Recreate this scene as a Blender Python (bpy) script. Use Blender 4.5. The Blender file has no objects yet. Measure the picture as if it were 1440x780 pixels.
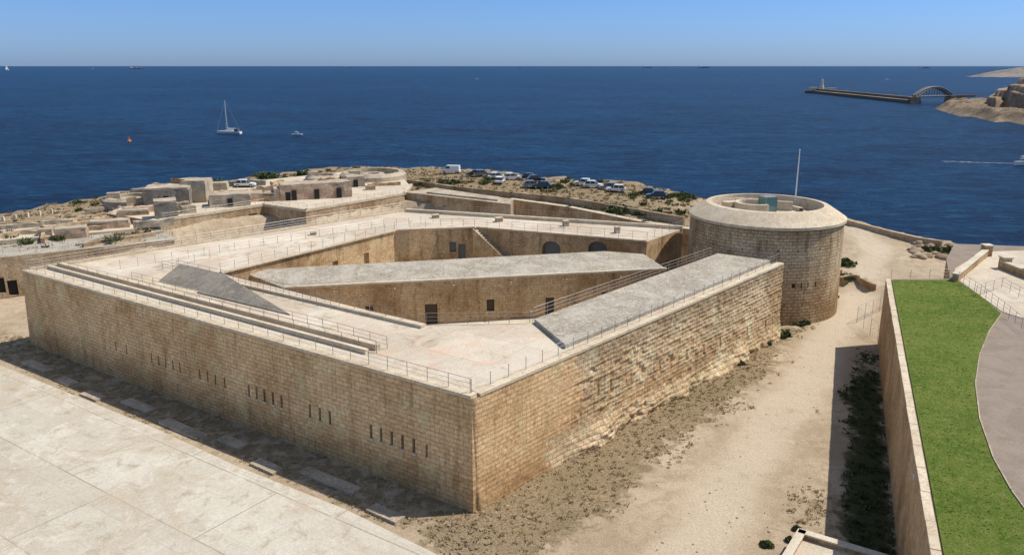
import bpy, bmesh, math, random
import numpy as np
from mathutils import Vector, Matrix, noise, geometry
random.seed(7); rng=np.random.default_rng(7)
sc=bpy.context.scene
F=1100.0; H=32.0; TH=math.atan(297/F); CT,ST=math.cos(TH),math.sin(TH)
SEA=-10.0
# ---- pixel unprojection helper: camera at (0,0,H); pixel ray -> point at elevation z
def ray(px,py):
    xc=px-720; yc=390-py
    return Vector((xc,F*CT+yc*ST,-F*ST+yc*CT))
def G(px,py,z=0.0):
    d=ray(px,py); t=(z-H)/d.z
    return Vector((d.x*t,d.y*t,z))
NC=Vector((-2.91,51.9)); LC=Vector((-56.9,87.8)); RC=Vector((32.5,91.2))
dL=(LC-NC).normalized(); nL=Vector((-dL.y,dL.x))
if nL.y<0: nL=-nL
dR=(RC-NC).normalized(); nR=Vector((-dR.y,dR.x))
if nR.y<0: nR=-nR
def WL(a,b,z=0): p=NC+dL*a+nL*b; return Vector((p.x,p.y,z))
def WR(a,b,z=0): p=NC+dR*a+nR*b; return Vector((p.x,p.y,z))
LENL=(LC-NC).length; LENR=(RC-NC).length
rl=math.atan2(dL.y,dL.x)

# ------------------------------------------------------------ materials
def newmat(name):
    m=bpy.data.materials.new(name); m.use_nodes=True
    nt=m.node_tree; b=nt.nodes['Principled BSDF']
    return m,nt,b
def N(nt,t,**k):
    n=nt.nodes.new(t)
    for a,v in k.items(): setattr(n,a,v)
    return n
def mix(nt,fac,a,b,mode='MIX'):
    n=nt.nodes.new('ShaderNodeMix'); n.data_type='RGBA'; n.blend_type=mode
    for i,v in ((0,fac),(6,a),(7,b)):
        if hasattr(v,'links') : nt.links.new(v,n.inputs[i])
        else: n.inputs[i].default_value = v if i==0 else (*v[:3],1)
    return n.outputs[2]
def noi(nt,vec,scale,det=4,rough=.55,dist=0):
    n=nt.nodes.new('ShaderNodeTexNoise'); n.inputs['Scale'].default_value=scale
    n.inputs['Detail'].default_value=det; n.inputs['Roughness'].default_value=rough
    n.inputs['Distortion'].default_value=dist
    if vec is not None: nt.links.new(vec,n.inputs['Vector'])
    return n.outputs['Fac']
def ramp(nt,fac,lo,hi,c0=(0,0,0),c1=(1,1,1)):
    n=nt.nodes.new('ShaderNodeValToRGB'); e=n.color_ramp.elements
    e[0].position=lo; e[0].color=(*c0,1); e[1].position=hi; e[1].color=(*c1,1)
    nt.links.new(fac,n.inputs[0]); return n.outputs[0]
def mth(nt,op,a,b=None):
    n=nt.nodes.new('ShaderNodeMath'); n.operation=op
    for i,v in enumerate((a,b)):
        if v is None: continue
        if hasattr(v,'links'): nt.links.new(v,n.inputs[i])
        else: n.inputs[i].default_value=v
    return n.outputs[0]
def bump(nt,b,h,strength,dist=.1):
    n=nt.nodes.new('ShaderNodeBump'); n.inputs['Strength'].default_value=strength
    n.inputs['Distance'].default_value=dist
    nt.links.new(h,n.inputs['Height']); nt.links.new(n.outputs[0],b.inputs['Normal'])
def masonry(name,c1,c2,mort,bw=.85,bh=.37,mode='wall',R=10,bs=.6,stain=(.58,.49,.39),stf=.55,msize=.018,dark=None,rough=.9,streak=.5,pale=.4,topstain=None):
    m,nt,b=newmat(name); L=nt.links
    geo=N(nt,'ShaderNodeNewGeometry')
    sep=N(nt,'ShaderNodeSeparateXYZ'); L.new(geo.outputs['Position'],sep.inputs[0])
    if mode=='wall':
        cr=N(nt,'ShaderNodeVectorMath',operation='CROSS_PRODUCT'); L.new(geo.outputs['True Normal'],cr.inputs[0]); cr.inputs[1].default_value=(0,0,1)
        no=N(nt,'ShaderNodeVectorMath',operation='NORMALIZE'); L.new(cr.outputs[0],no.inputs[0])
        dt=N(nt,'ShaderNodeVectorMath',operation='DOT_PRODUCT'); L.new(no.outputs[0],dt.inputs[0]); L.new(geo.outputs['Position'],dt.inputs[1])
        u=dt.outputs['Value']
    elif mode=='uv':
        uv=N(nt,'ShaderNodeUVMap'); s2=N(nt,'ShaderNodeSeparateXYZ'); L.new(uv.outputs[0],s2.inputs[0]); u=s2.outputs[0]
    else:
        tc=N(nt,'ShaderNodeTexCoord'); s2=N(nt,'ShaderNodeSeparateXYZ'); L.new(tc.outputs['Object'],s2.inputs[0])
        u=mth(nt,'MULTIPLY',mth(nt,'ARCTAN2',s2.outputs[1],s2.outputs[0]),R)
    v=sep.outputs[2]
    wob=noi(nt,geo.outputs['Position'],.9,2)
    v2=mth(nt,'ADD',v,mth(nt,'MULTIPLY',wob,.10))
    u2=mth(nt,'ADD',u,mth(nt,'MULTIPLY',wob,.16))
    cb=N(nt,'ShaderNodeCombineXYZ'); L.new(u2,cb.inputs[0]); L.new(v2,cb.inputs[1])
    br=N(nt,'ShaderNodeTexBrick'); L.new(cb.outputs[0],br.inputs['Vector'])
    br.inputs['Scale'].default_value=1; br.inputs['Brick Width'].default_value=bw; br.inputs['Row Height'].default_value=bh
    br.inputs['Mortar Size'].default_value=msize; br.inputs['Mortar Smooth'].default_value=.35
    br.inputs['Color1'].default_value=(*c1,1); br.inputs['Color2'].default_value=(*c2,1); br.inputs['Mortar'].default_value=(*mort,1)
    col=br.outputs['Color']
    np_=noi(nt,geo.outputs['Position'],.35,6,.7,.5)
    pc=tuple(min(.78,c*1.18+.05) for c in c1)
    col=mix(nt,mth(nt,'MULTIPLY',ramp(nt,np_,.52,.66),pale),col,pc)
    n1=noi(nt,geo.outputs['Position'],.17,6,.62,.5)
    col=mix(nt,mth(nt,'MULTIPLY',ramp(nt,n1,.45,.62),stf),col,stain,'MULTIPLY')
    cs=N(nt,'ShaderNodeCombineXYZ'); L.new(mth(nt,'MULTIPLY',u,1.1),cs.inputs[0]); L.new(mth(nt,'MULTIPLY',v,.16),cs.inputs[1])
    st=noi(nt,cs.outputs[0],1.0,5,.65)
    col=mix(nt,mth(nt,'MULTIPLY',ramp(nt,st,.52,.68),streak),col,(.46,.40,.34),'MULTIPLY')
    # blotches of grey-brown patina
    n5=noi(nt,geo.outputs['Position'],.75,6,.75,1.0)
    col=mix(nt,mth(nt,'MULTIPLY',ramp(nt,n5,.55,.68),.55*stf+.1),col,(.62,.55,.48),'MULTIPLY')
    n2=noi(nt,geo.outputs['Position'],3.5,5,.75)
    col=mix(nt,.9,col,ramp(nt,n2,.32,.68,(.62,.60,.58),(1.22,1.22,1.2)),'MULTIPLY')
    if topstain:
        zf=mth(nt,'MULTIPLY',mth(nt,'SUBTRACT',mth(nt,'ADD',v,mth(nt,'MULTIPLY',st,3.0)),topstain),.7)
        cl=N(nt,'ShaderNodeClamp'); L.new(zf,cl.inputs[0])
        col=mix(nt,mth(nt,'MULTIPLY',cl.outputs[0],.5),col,(.52,.48,.44),'MULTIPLY')
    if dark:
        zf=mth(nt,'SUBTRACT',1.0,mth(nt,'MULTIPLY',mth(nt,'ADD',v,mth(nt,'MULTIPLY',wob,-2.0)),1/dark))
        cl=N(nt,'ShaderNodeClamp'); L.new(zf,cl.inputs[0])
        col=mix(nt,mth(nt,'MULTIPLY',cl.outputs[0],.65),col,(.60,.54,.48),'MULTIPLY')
    L.new(col,b.inputs['Base Color']); b.inputs['Roughness'].default_value=rough; b.inputs['Specular IOR Level'].default_value=.15
    h=mth(nt,'ADD',mth(nt,'MULTIPLY',br.outputs['Fac'],-.5),mth(nt,'MULTIPLY',n2,.9))
    bump(nt,b,h,bs,.07)
    return m
def surf(name,c1,c2,c3=None,s1=.3,s2=2.5,s3=12,bs=.3,rough=.9,lo=.42,hi=.58,spec=.15,fine=(.75,1.18),seam=None,stain=.0):
    m,nt,b=newmat(name); L=nt.links
    geo=N(nt,'ShaderNodeNewGeometry'); P=geo.outputs['Position']
    n1=noi(nt,P,s1,6,.65,.5); n2=noi(nt,P,s2,6,.7,.3); n3=noi(nt,P,s3,4,.75)
    col=mix(nt,ramp(nt,n1,lo,hi),c1,c2)
    if c3: col=mix(nt,ramp(nt,n2,.52,.66),col,c3)
    if stain:
        n4=noi(nt,P,s1*2.3,6,.75,1.2)
        col=mix(nt,mth(nt,'MULTIPLY',ramp(nt,n4,.54,.66),stain),col,(.58,.53,.46),'MULTIPLY')
    if seam:
        mp=N(nt,'ShaderNodeMapping'); L.new(P,mp.inputs[0]); mp.inputs['Rotation'].default_value=(0,0,-rl)
        br=N(nt,'ShaderNodeTexBrick'); L.new(mp.outputs[0],br.inputs['Vector']); br.inputs['Scale'].default_value=1
        br.inputs['Brick Width'].default_value=seam[0]; br.inputs['Row Height'].default_value=seam[1]; br.inputs['Mortar Size'].default_value=.035; br.inputs['Mortar Smooth'].default_value=.5
        br.inputs['Color1'].default_value=(1,1,1,1); br.inputs['Color2'].default_value=(.86,.85,.84,1); br.inputs['Mortar'].default_value=(.68,.63,.57,1)
        col=mix(nt,.85,col,br.outputs['Color'],'MULTIPLY')
    f=fine
    col=mix(nt,1.0,col,ramp(nt,n3,.32,.68,(f[0],)*3,(f[1],)*3),'MULTIPLY')
    L.new(col,b.inputs['Base Color']); b.inputs['Roughness'].default_value=rough; b.inputs['Specular IOR Level'].default_value=spec
    bump(nt,b,mth(nt,'ADD',n2,n3),bs,.05)
    return m
def plain(name,c,rough=.6,metal=0,spec=.4):
    m,nt,b=newmat(name)
    geo=N(nt,'ShaderNodeNewGeometry'); n=noi(nt,geo.outputs['Position'],6,3)
    col=mix(nt,1.0,c,ramp(nt,n,.3,.7,(.88,)*3,(1.1,)*3),'MULTIPLY')
    nt.links.new(col,b.inputs['Base Color']); b.inputs['Roughness'].default_value=rough; b.inputs['Metallic'].default_value=metal
    b.inputs['Specular IOR Level'].default_value=spec
    return m

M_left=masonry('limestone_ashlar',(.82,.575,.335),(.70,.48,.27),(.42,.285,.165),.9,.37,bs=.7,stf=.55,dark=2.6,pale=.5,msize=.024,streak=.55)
M_right=masonry('weathered_limestone',(.77,.62,.42),(.67,.51,.33),(.42,.31,.20),.95,.42,mode='uv',bs=.9,stf=.55,pale=.65,streak=.55,msize=.034,topstain=8.6)
M_court=masonry('courtyard_limestone',(.66,.485,.295),(.56,.40,.235),(.38,.27,.16),.7,.33,bs=.5,stf=.8,streak=.7)
M_ret=masonry('retaining_wall_stone',(.66,.47,.27),(.53,.37,.215),(.34,.24,.14),.6,.3,bs=.9,stf=.65)
M_old=masonry('counterscarp_stone',(.60,.47,.325),(.49,.375,.255),(.34,.255,.17),.7,.33,bs=.7,stf=.9,streak=.65)
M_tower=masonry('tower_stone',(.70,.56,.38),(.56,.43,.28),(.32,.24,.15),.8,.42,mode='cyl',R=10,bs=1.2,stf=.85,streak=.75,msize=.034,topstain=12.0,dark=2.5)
M_roof=surf('roof_plaster',(.68,.61,.50),(.57,.49,.385),(.65,.485,.37),.13,.35,5,.25,seam=(7.5,5.3),stain=.7,fine=(.8,1.12))
M_gravel=surf('gravel_roof',(.47,.43,.36),(.36,.32,.26),(.56,.52,.44),.35,2.2,6,.8,fine=(.55,1.3),stain=.6)
M_conc=surf('old_concrete',(.50,.42,.32),(.37,.31,.235),(.58,.51,.40),.3,.9,6,.5,fine=(.65,1.2),stain=.6)
M_concd=surf('dark_concrete',(.28,.255,.215),(.21,.19,.16),(.34,.31,.26),.4,1.1,6,.6,fine=(.65,1.2),stain=.5)
M_pink=surf('pink_plaster',(.52,.36,.265),(.42,.30,.215),(.57,.47,.35),.4,1.0,6,.4,fine=(.7,1.2),stain=.6)
M_cop=surf('coping_stone',(.66,.57,.43),(.57,.47,.345),(.48,.395,.29),.3,1.6,7,.5,stain=.5)
M_white=surf('pale_parapet_stone',(.66,.60,.49),(.56,.50,.39),None,.5,3,9,.3,stain=.4)
M_steel=plain('galvanised_steel',(.30,.30,.30),.45,.5)
M_dark=plain('dark_opening',(.02,.018,.016),.8)
M_grill=plain('steel_grille',(.12,.13,.145),.4,.4)
M_wood=plain('door_timber',(.07,.05,.035),.7)
M_glass=plain('green_glass',(.10,.24,.24),.1,0,.8)
M_path=surf('gravel_path',(.30,.245,.20),(.25,.205,.165),None,.4,3,12,.5,fine=(.7,1.25),stain=.3)
M_pave=surf('pale_paving',(.62,.55,.44),(.52,.45,.35),(.57,.48,.37),.2,.7,8,.3,stain=.5)
M_rock=surf('coast_rock',(.38,.29,.20),(.24,.18,.125),(.46,.38,.28),.08,.3,1.2,.8)
M_hrock=surf('headland_rock',(.27,.205,.14),(.16,.12,.085),(.33,.27,.195),.03,.1,.4,.8,fine=(.55,1.25))
M_far=surf('distant_bastion_stone',(.36,.265,.18),(.235,.17,.115),(.17,.13,.095),.03,.08,.3,.6,fine=(.65,1.25))
M_haze=surf('distant_hill',(.20,.18,.17),(.27,.235,.21),(.15,.145,.145),.004,.012,.05,.2)

def sea_mat():
    m,nt,b=newmat('sea_water'); L=nt.links
    tc=N(nt,'ShaderNodeNewGeometry'); mp=N(nt,'ShaderNodeMapping'); L.new(tc.outputs['Position'],mp.inputs[0]); mp.inputs['Scale'].default_value=(.55,1.1,1); mp.inputs['Rotation'].default_value=(0,0,.25)
    v=mp.outputs[0]
    a=noi(nt,v,.22,8,.78,.3); c=noi(nt,v,.045,8,.78,.3); d=noi(nt,v,.004,7,.7,.8)
    col=mix(nt,ramp(nt,d,.38,.62),(.0018,.024,.085),(.004,.046,.135))
    col=mix(nt,mth(nt,'MULTIPLY',ramp(nt,a,.50,.62),.9),col,(.014,.105,.235))
    col=mix(nt,mth(nt,'MULTIPLY',ramp(nt,c,.50,.60),.7),col,(.0008,.012,.05))
    L.new(col,b.inputs['Base Color']); b.inputs['Roughness'].default_value=.4; b.inputs['Specular IOR Level'].default_value=.035
    bump(nt,b,mth(nt,'ADD',a,mth(nt,'MULTIPLY',c,2.0)),1.0,3.0)
    return m
M_sea=sea_mat()
def ground_mat():
    m,nt,b=newmat('ground_sand'); L=nt.links
    geo=N(nt,'ShaderNodeNewGeometry'); P=geo.outputs['Position']
    at=N(nt,'ShaderNodeAttribute',attribute_name='veg'); dk=N(nt,'ShaderNodeAttribute',attribute_name='rocky'); tk=N(nt,'ShaderNodeAttribute',attribute_name='track'); gr=N(nt,'ShaderNodeAttribute',attribute_name='shade_grass')
    n1=noi(nt,P,.12,6,.65,.6); n2=noi(nt,P,.8,6,.72,.4); n3=noi(nt,P,6,5,.78)
    col=mix(nt,ramp(nt,n1,.40,.60),(.53,.43,.31),(.42,.33,.23))
    col=mix(nt,mth(nt,'MULTIPLY',ramp(nt,n2,.46,.62),.75),col,(.36,.275,.185))
    tf=mth(nt,'ADD',tk.outputs['Fac'],mth(nt,'MULTIPLY',mth(nt,'SUBTRACT',n2,.5),1.5))
    col=mix(nt,mth(nt,'MULTIPLY',ramp(nt,tf,.35,.75),.7),col,(.62,.53,.41))
    vg=mix(nt,ramp(nt,n3,.38,.62),(.19,.14,.085),(.37,.285,.18))
    vg=mix(nt,mth(nt,'MULTIPLY',ramp(nt,n1,.48,.62),.5),vg,(.19,.165,.085))
    vg=mix(nt,gr.outputs['Fac'],vg,(.07,.075,.035))  # dark grass tone, also painting in shade below the terrace wall
    f=mth(nt,'ADD',at.outputs['Fac'],mth(nt,'MULTIPLY',mth(nt,'SUBTRACT',n2,.5),1.6))
    f=mth(nt,'ADD',f,mth(nt,'MULTIPLY',mth(nt,'SUBTRACT',n3,.5),.8))
    col=mix(nt,ramp(nt,f,.40,.62),col,vg)
    col=mix(nt,dk.outputs['Fac'],col,(.30,.24,.175))
    col=mix(nt,1.0,col,ramp(nt,n3,.32,.68,(.72,)*3,(1.15,)*3),'MULTIPLY')
    L.new(col,b.inputs['Base Color']); b.inputs['Roughness'].default_value=.95; b.inputs['Specular IOR Level'].default_value=.1
    bump(nt,b,mth(nt,'ADD',n2,mth(nt,'MULTIPLY',n3,.6)),.9,.14)
    return m
M_ground=ground_mat()
def plaza_mat():
    m,nt,b=newmat('plaza_concrete'); L=nt.links
    tc=N(nt,'ShaderNodeTexCoord'); P=tc.outputs['Object']
    def bk(w,h,ms,c1,c2,mo,off):
        mp=N(nt,'ShaderNodeMapping'); L.new(P,mp.inputs[0]); mp.inputs['Location'].default_value=off
        br=N(nt,'ShaderNodeTexBrick'); L.new(mp.outputs[0],br.inputs['Vector']); br.inputs['Scale'].default_value=1
        br.inputs['Brick Width'].default_value=w; br.inputs['Row Height'].default_value=h; br.inputs['Mortar Size'].default_value=ms; br.inputs['Mortar Smooth'].default_value=.6
        br.offset=.37
        br.inputs['Color1'].default_value=(*c1,1); br.inputs['Color2'].default_value=(*c2,1); br.inputs['Mortar'].default_value=(*mo,1); return br
    br=bk(17,7.3,.07,(.60,.565,.485),(.53,.49,.41),(.36,.31,.24),(3,.7,0))
    b2=bk(3.1,3.1,.04,(1,1,1),(.89,.885,.87),(.80,.77,.73),(0,0,0))
    n1=noi(nt,P,.11,7,.68,.9); n2=noi(nt,P,.6,7,.75,.5); n3=noi(nt,P,6,4,.75); n4=noi(nt,P,.25,6,.7,1.5)
    col=mix(nt,.8,br.outputs['Color'],b2.outputs['Color'],'MULTIPLY')
    col=mix(nt,mth(nt,'MULTIPLY',ramp(nt,n1,.47,.58),.7),col,(.49,.42,.325))
    col=mix(nt,mth(nt,'MULTIPLY',ramp(nt,n4,.53,.63),.6),col,(.66,.62,.54))
    col=mix(nt,mth(nt,'MULTIPLY',ramp(nt,n2,.53,.65),.75),col,(.40,.335,.25))
    col=mix(nt,1.0,col,ramp(nt,n3,.32,.68,(.82,)*3,(1.1,)*3),'MULTIPLY')
    L.new(col,b.inputs['Base Color']); b.inputs['Roughness'].default_value=.9; b.inputs['Specular IOR Level'].default_value=.15
    bump(nt,b,mth(nt,'ADD',n3,mth(nt,'MULTIPLY',br.outputs['Fac'],-1)),.4,.03)
    return m
M_plaza=plaza_mat()
def grass_mat():
    m,nt,b=newmat('lawn_grass'); L=nt.links
    geo=N(nt,'ShaderNodeNewGeometry'); P=geo.outputs['Position']
    n1=noi(nt,P,.3,6,.65,.5); n2=noi(nt,P,1.6,6,.75); n3=noi(nt,P,9,4,.85)
    col=mix(nt,ramp(nt,n1,.38,.62),(.095,.155,.020),(.15,.195,.034))
    col=mix(nt,mth(nt,'MULTIPLY',ramp(nt,n2,.48,.64),.6),col,(.24,.25,.08))
    col=mix(nt,1.0,col,ramp(nt,n3,.35,.65,(.5,)*3,(1.45,)*3),'MULTIPLY')
    L.new(col,b.inputs['Base Color']); b.inputs['Roughness'].default_value=.85; b.inputs['Specular IOR Level'].default_value=.1
    bump(nt,b,mth(nt,'ADD',n3,n2),1.0,.12)
    return m
M_grass=grass_mat()
def leaf_mat(name,a,bb,c,s=1.1):
    m,nt,b=newmat(name); L=nt.links
    geo=N(nt,'ShaderNodeNewGeometry'); n=noi(nt,geo.outputs['Position'],s,4); n2=noi(nt,geo.outputs['Position'],9,2)
    col=mix(nt,ramp(nt,n,.4,.6),a,bb); col=mix(nt,ramp(nt,n2,.45,.65),col,c)
    L.new(col,b.inputs['Base Color']); b.inputs['Roughness'].default_value=.85; b.inputs['Specular IOR Level'].default_value=.1
    return m
M_scrub=leaf_mat('dry_scrub',(.52,.40,.24),(.36,.30,.155),(.38,.28,.16),.45)
M_gscrub=leaf_mat('glacis_scrub',(.33,.25,.15),(.20,.185,.09),(.24,.18,.105),.3)
M_blade=leaf_mat('grass_blades',(.14,.22,.03),(.21,.26,.055),(.09,.15,.02),.4)
M_shrub=leaf_mat('green_shrub',(.08,.11,.04),(.13,.145,.06),(.055,.075,.03))

# ------------------------------------------------------------ mesh builder
class MB:
    def __init__(s): s.v=[]; s.f=[]; s.m=[]
    def add(s,vs,fs,mi=0):
        o=len(s.v); s.v+= [tuple(x) for x in vs]
        for f in fs: s.f.append([i+o for i in f]); s.m.append(mi)
    def box(s,c,dx,dy,dz,rot=0,mi=0,taper=1):
        ca,sa=math.cos(rot),math.sin(rot); vs=[]
        for z,t in ((0,1),(dz,taper)):
            for x,y in ((-1,-1),(1,-1),(1,1),(-1,1)):
                X=x*dx/2*t; Y=y*dy/2*t
                vs.append((c[0]+X*ca-Y*sa,c[1]+X*sa+Y*ca,c[2]+z))
        s.add(vs,[(3,2,1,0),(4,5,6,7),(0,1,5,4),(1,2,6,5),(2,3,7,6),(3,0,4,7)],mi)
    def prism(s,poly,z0,z1,mi=0,top=None,bottom_poly=None):
        P=[Vector((p[0],p[1])) for p in poly]
        A=sum(P[i].x*P[(i+1)%len(P)].y-P[(i+1)%len(P)].x*P[i].y for i in range(len(P)))
        B=[Vector((p[0],p[1])) for p in (bottom_poly or poly)]
        if A<0: P=P[::-1]; B=B[::-1]
        if callable(z1): zt=[z1(p) for p in P]
        else: zt=[z1]*len(P)
        n=len(P); vs=[(b.x,b.y,z0) for b in B]+[(p.x,p.y,zt[i]) for i,p in enumerate(P)]
        s.add(vs,[(i,(i+1)%n,n+(i+1)%n,n+i) for i in range(n)],mi)
        o=len(s.v)-2*n
        tm=mi if top is None else top
        s.f.append([o+n+i for i in range(n)]); s.m.append(tm)
        s.f.append([o+i for i in range(n)][::-1]); s.m.append(mi)
    def tube(s,p,q,r,n=5,mi=0,r2=None):
        p=Vector(p);q=Vector(q); d=(q-p)
        if d.length<1e-6: return
        d.normalize(); a=d.cross(Vector((0,0,1)))
        if a.length<.01: a=Vector((1,0,0))
        a.normalize(); b=d.cross(a); r2=r if r2 is None else r2
        vs=[]
        for c,rr in ((p,r),(q,r2)):
            for k in range(n):
                t=2*math.pi*k/n; vs.append(c+a*rr*math.cos(t)+b*rr*math.sin(t))
        s.add(vs,[(k,(k+1)%n,n+(k+1)%n,n+k) for k in range(n)]+[tuple(range(n))[::-1],tuple(range(n,2*n))],mi)
    def wall(s,pts,th,h,mi=0,z0=-.5,cop=None):
        for p,q in zip(pts,pts[1:]):
            p=Vector(p);q=Vector(q); d=(q-p); L=math.hypot(d.x,d.y); dn=Vector((-d.y,d.x,0))/L*th/2
            e=Vector((d.x,d.y,0))/L*th*.45; a=p-e;b=q+e
            lo=lambda t:(t.x,t.y,t.z+z0); hi=lambda t:(t.x,t.y,t.z+h)
            vs=[lo(a-dn),lo(b-dn),lo(b+dn),lo(a+dn),hi(a-dn),hi(b-dn),hi(b+dn),hi(a+dn)]
            s.add(vs,[(3,2,1,0),(4,5,6,7),(0,1,5,4),(1,2,6,5),(2,3,7,6),(3,0,4,7)],mi)
            if cop is not None:
                dn2=dn*1.25; hi1=lambda t:(t.x,t.y,t.z+h+.004); hi2=lambda t:(t.x,t.y,t.z+h+.12)
                vs=[hi1(a-dn2),hi1(b-dn2),hi1(b+dn2),hi1(a+dn2),hi2(a-dn2),hi2(b-dn2),hi2(b+dn2),hi2(a+dn2)]
                s.add(vs,[(3,2,1,0),(4,5,6,7),(0,1,5,4),(1,2,6,5),(2,3,7,6),(3,0,4,7)],cop)
    def lathe(s,prof,c=(0,0,0),n=96,mi=0,a0=0,a1=2*math.pi):
        full=abs(a1-a0-2*math.pi)<1e-6; k=n if full else n+1
        vs=[]
        for i in range(k):
            t=a0+(a1-a0)*i/n
            for r,z in prof: vs.append((c[0]+r*math.cos(t),c[1]+r*math.sin(t),c[2]+z))
        m=len(prof); fs=[]
        for i in range(n):
            j=(i+1)%k
            for q in range(m-1): fs.append((i*m+q,j*m+q,j*m+q+1,i*m+q+1))
        s.add(vs,fs,mi)
    def obj(s,name,mats,loc=None,smooth=False,parent=None):
        me=bpy.data.meshes.new(name)
        me.from_pydata(s.v,[],s.f)
        for m in mats: me.materials.append(m)
        me.polygons.foreach_set('material_index',s.m)
        if smooth: me.polygons.foreach_set('use_smooth',[True]*len(s.f))
        me.update(); o=bpy.data.objects.new(name,me); sc.collection.objects.link(o)
        if loc is not None: o.location=loc
        if parent: o.parent=parent
        return o
def empty(name):
    o=bpy.data.objects.new(name,None); sc.collection.objects.link(o); return o
def apply_bool(o,cut):
    backup=o.data.copy()
    m=o.modifiers.new('b','BOOLEAN'); m.operation='DIFFERENCE'; m.object=cut; m.solver='EXACT'
    bpy.context.view_layer.objects.active=o; o.select_set(True)
    bpy.ops.object.modifier_apply(modifier='b')
    if len(o.data.polygons)<len(backup.polygons)*.8: print('BOOL FAIL',o.name); o.data=backup
    bpy.data.objects.remove(cut,do_unlink=True)
def railing(name,pts,h=1.1,sp=2.0,r=.02,rails=3,mat=None,parent=None):
    b=MB()
    for p,q in zip(pts,pts[1:]):
        p=Vector(p);q=Vector(q); n=max(1,round((q-p).length/sp))
        for i in range(n+1):
            c=p.lerp(q,i/n); b.tube(c,c+Vector((0,0,h)),r*1.25,4)
        for k in range(rails):
            z=h*(1-k/rails); b.tube(p+Vector((0,0,z)),q+Vector((0,0,z)),r*(1.0 if k==0 else .65),4)
    return b.obj(name,[mat or M_steel],parent=parent)

# ------------------------------------------------------------ terrain
coastpx=[(0,308,5),(60,298,5),(130,284,5),(175,272,6),(260,256,6),(330,254,6),(400,243,6),(480,236,6),(560,236,6),(640,238,6),(700,243,6),(760,249,6),(830,255,6),(900,260,5.8),(960,268,5.5),(1060,286,4),(1170,301,3.2),(1240,323,3),(1330,340,3),(1380,352,3),(1440,360,3)]
land=[(-400,-100),(-400,60),(-300,85),(-160,112)]
land+=[tuple(G(x,y,z)[:2]) for x,y,z in coastpx]
land+=[(105,108),(200,85),(400,60),(400,-100)]
low=[(-400,-100),(-400,84),(-110,90),(-72.5,107.5),(-51.5,116),(-56,123),(-44,137.4),(-35,132),(-21.4,151),(-.6,143.5),(0,152),(21.3,128.3),(36,121),(50,112),(62,95),(400,95),(400,-100)]
def sdist(X,Y,poly):
    X=np.asarray(X,float);Y=np.asarray(Y,float)
    d=np.full(X.shape,1e9); ins=np.zeros(X.shape,bool); n=len(poly)
    for i in range(n):
        x1,y1=poly[i];x2,y2=poly[(i+1)%n]
        ex,ey=x2-x1,y2-y1; t=np.clip(((X-x1)*ex+(Y-y1)*ey)/(ex*ex+ey*ey),0,1)
        d=np.minimum(d,np.hypot(X-x1-t*ex,Y-y1-t*ey))
        c=((y1>Y)!=(y2>Y)); 
        with np.errstate(divide='ignore',invalid='ignore'):
            xi=x1+(Y-y1)*ex/(ey if ey!=0 else 1e-9)
        ins^=(c&(X<xi))
    return np.where(ins,-d,d)
def pdist(X,Y,pts):
    d=np.full(np.shape(X),1e9)
    for (x1,y1),(x2,y2) in zip(pts,pts[1:]):
        ex,ey=x2-x1,y2-y1; t=np.clip(((X-x1)*ex+(Y-y1)*ey)/(ex*ex+ey*ey),0,1)
        d=np.minimum(d,np.hypot(X-x1-t*ex,Y-y1-t*ey))
    return d
def ss(a,b,x):
    t=np.clip((x-a)/(b-a),0,1); return t*t*(3-2*t)
def vnoise(X,Y,s,seed=0):
    x=X*s+seed*17.3;y=Y*s-seed*9.1; xi=np.floor(x).astype(int);yi=np.floor(y).astype(int); fx=x-xi;fy=y-yi
    def h(a,b):
        q=np.sin(a*127.1+b*311.7+seed)*43758.5453; return q-np.floor(q)
    fx=fx*fx*(3-2*fx);fy=fy*fy*(3-2*fy)
    return (h(xi,yi)*(1-fx)+h(xi+1,yi)*fx)*(1-fy)+(h(xi,yi+1)*(1-fx)+h(xi+1,yi+1)*fx)*fy-.5
def hz(X,Y):
    X=np.asarray(X,float);Y=np.asarray(Y,float)
    r=ss(25,50,X); zP=(1-r)*6+r*3*ss(95,140,Y)
    z=zP*ss(0,2.5,sdist(X,Y,low))
    up=np.clip(z/3,0,1)
    z=z+vnoise(X,Y,.12,1)*(.06+.6*up)+vnoise(X,Y,.4,2)*(.04+.3*up)
    dc=sdist(X,Y,land)
    z=z-np.clip(dc-1.0,0,None)*(1.3+.8*vnoise(X,Y,.15,4))+np.clip(dc+5,0,3)*(vnoise(X,Y,.5,5)*.3+.05)
    return np.clip(z,-16,None)
def hz1(x,y): return float(hz(np.array([x]),np.array([y]))[0])
def Gt(px,py):
    d=ray(px,py); t=np.arange(30,270,.2)/d.y
    X_=d.x*t;Y_=d.y*t;Z_=H+d.z*t; g_=hz(X_,Y_); k=np.nonzero(Z_<=g_)[0]
    inl=sdist(X_,Y_,land)<-.5
    if len(k) and inl[k[0]]: i=k[0]
    else:
        gap=np.where(inl,np.abs(Z_-g_),99); i=int(np.argmin(gap))
    return Vector((X_[i],Y_[i],g_[i]))
xs=np.arange(-400,400.1,1.6); ys=np.arange(-100,262,1.4)
X,Y=np.meshgrid(xs,ys); Z=hz(X,Y); nx,ny=len(xs),len(ys)
verts=np.stack([X.ravel(),Y.ravel(),Z.ravel()],1)
I=np.arange(nx*ny).reshape(ny,nx)
faces=np.stack([I[:-1,:-1].ravel(),I[:-1,1:].ravel(),I[1:,1:].ravel(),I[1:,:-1].ravel()],1)
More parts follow.
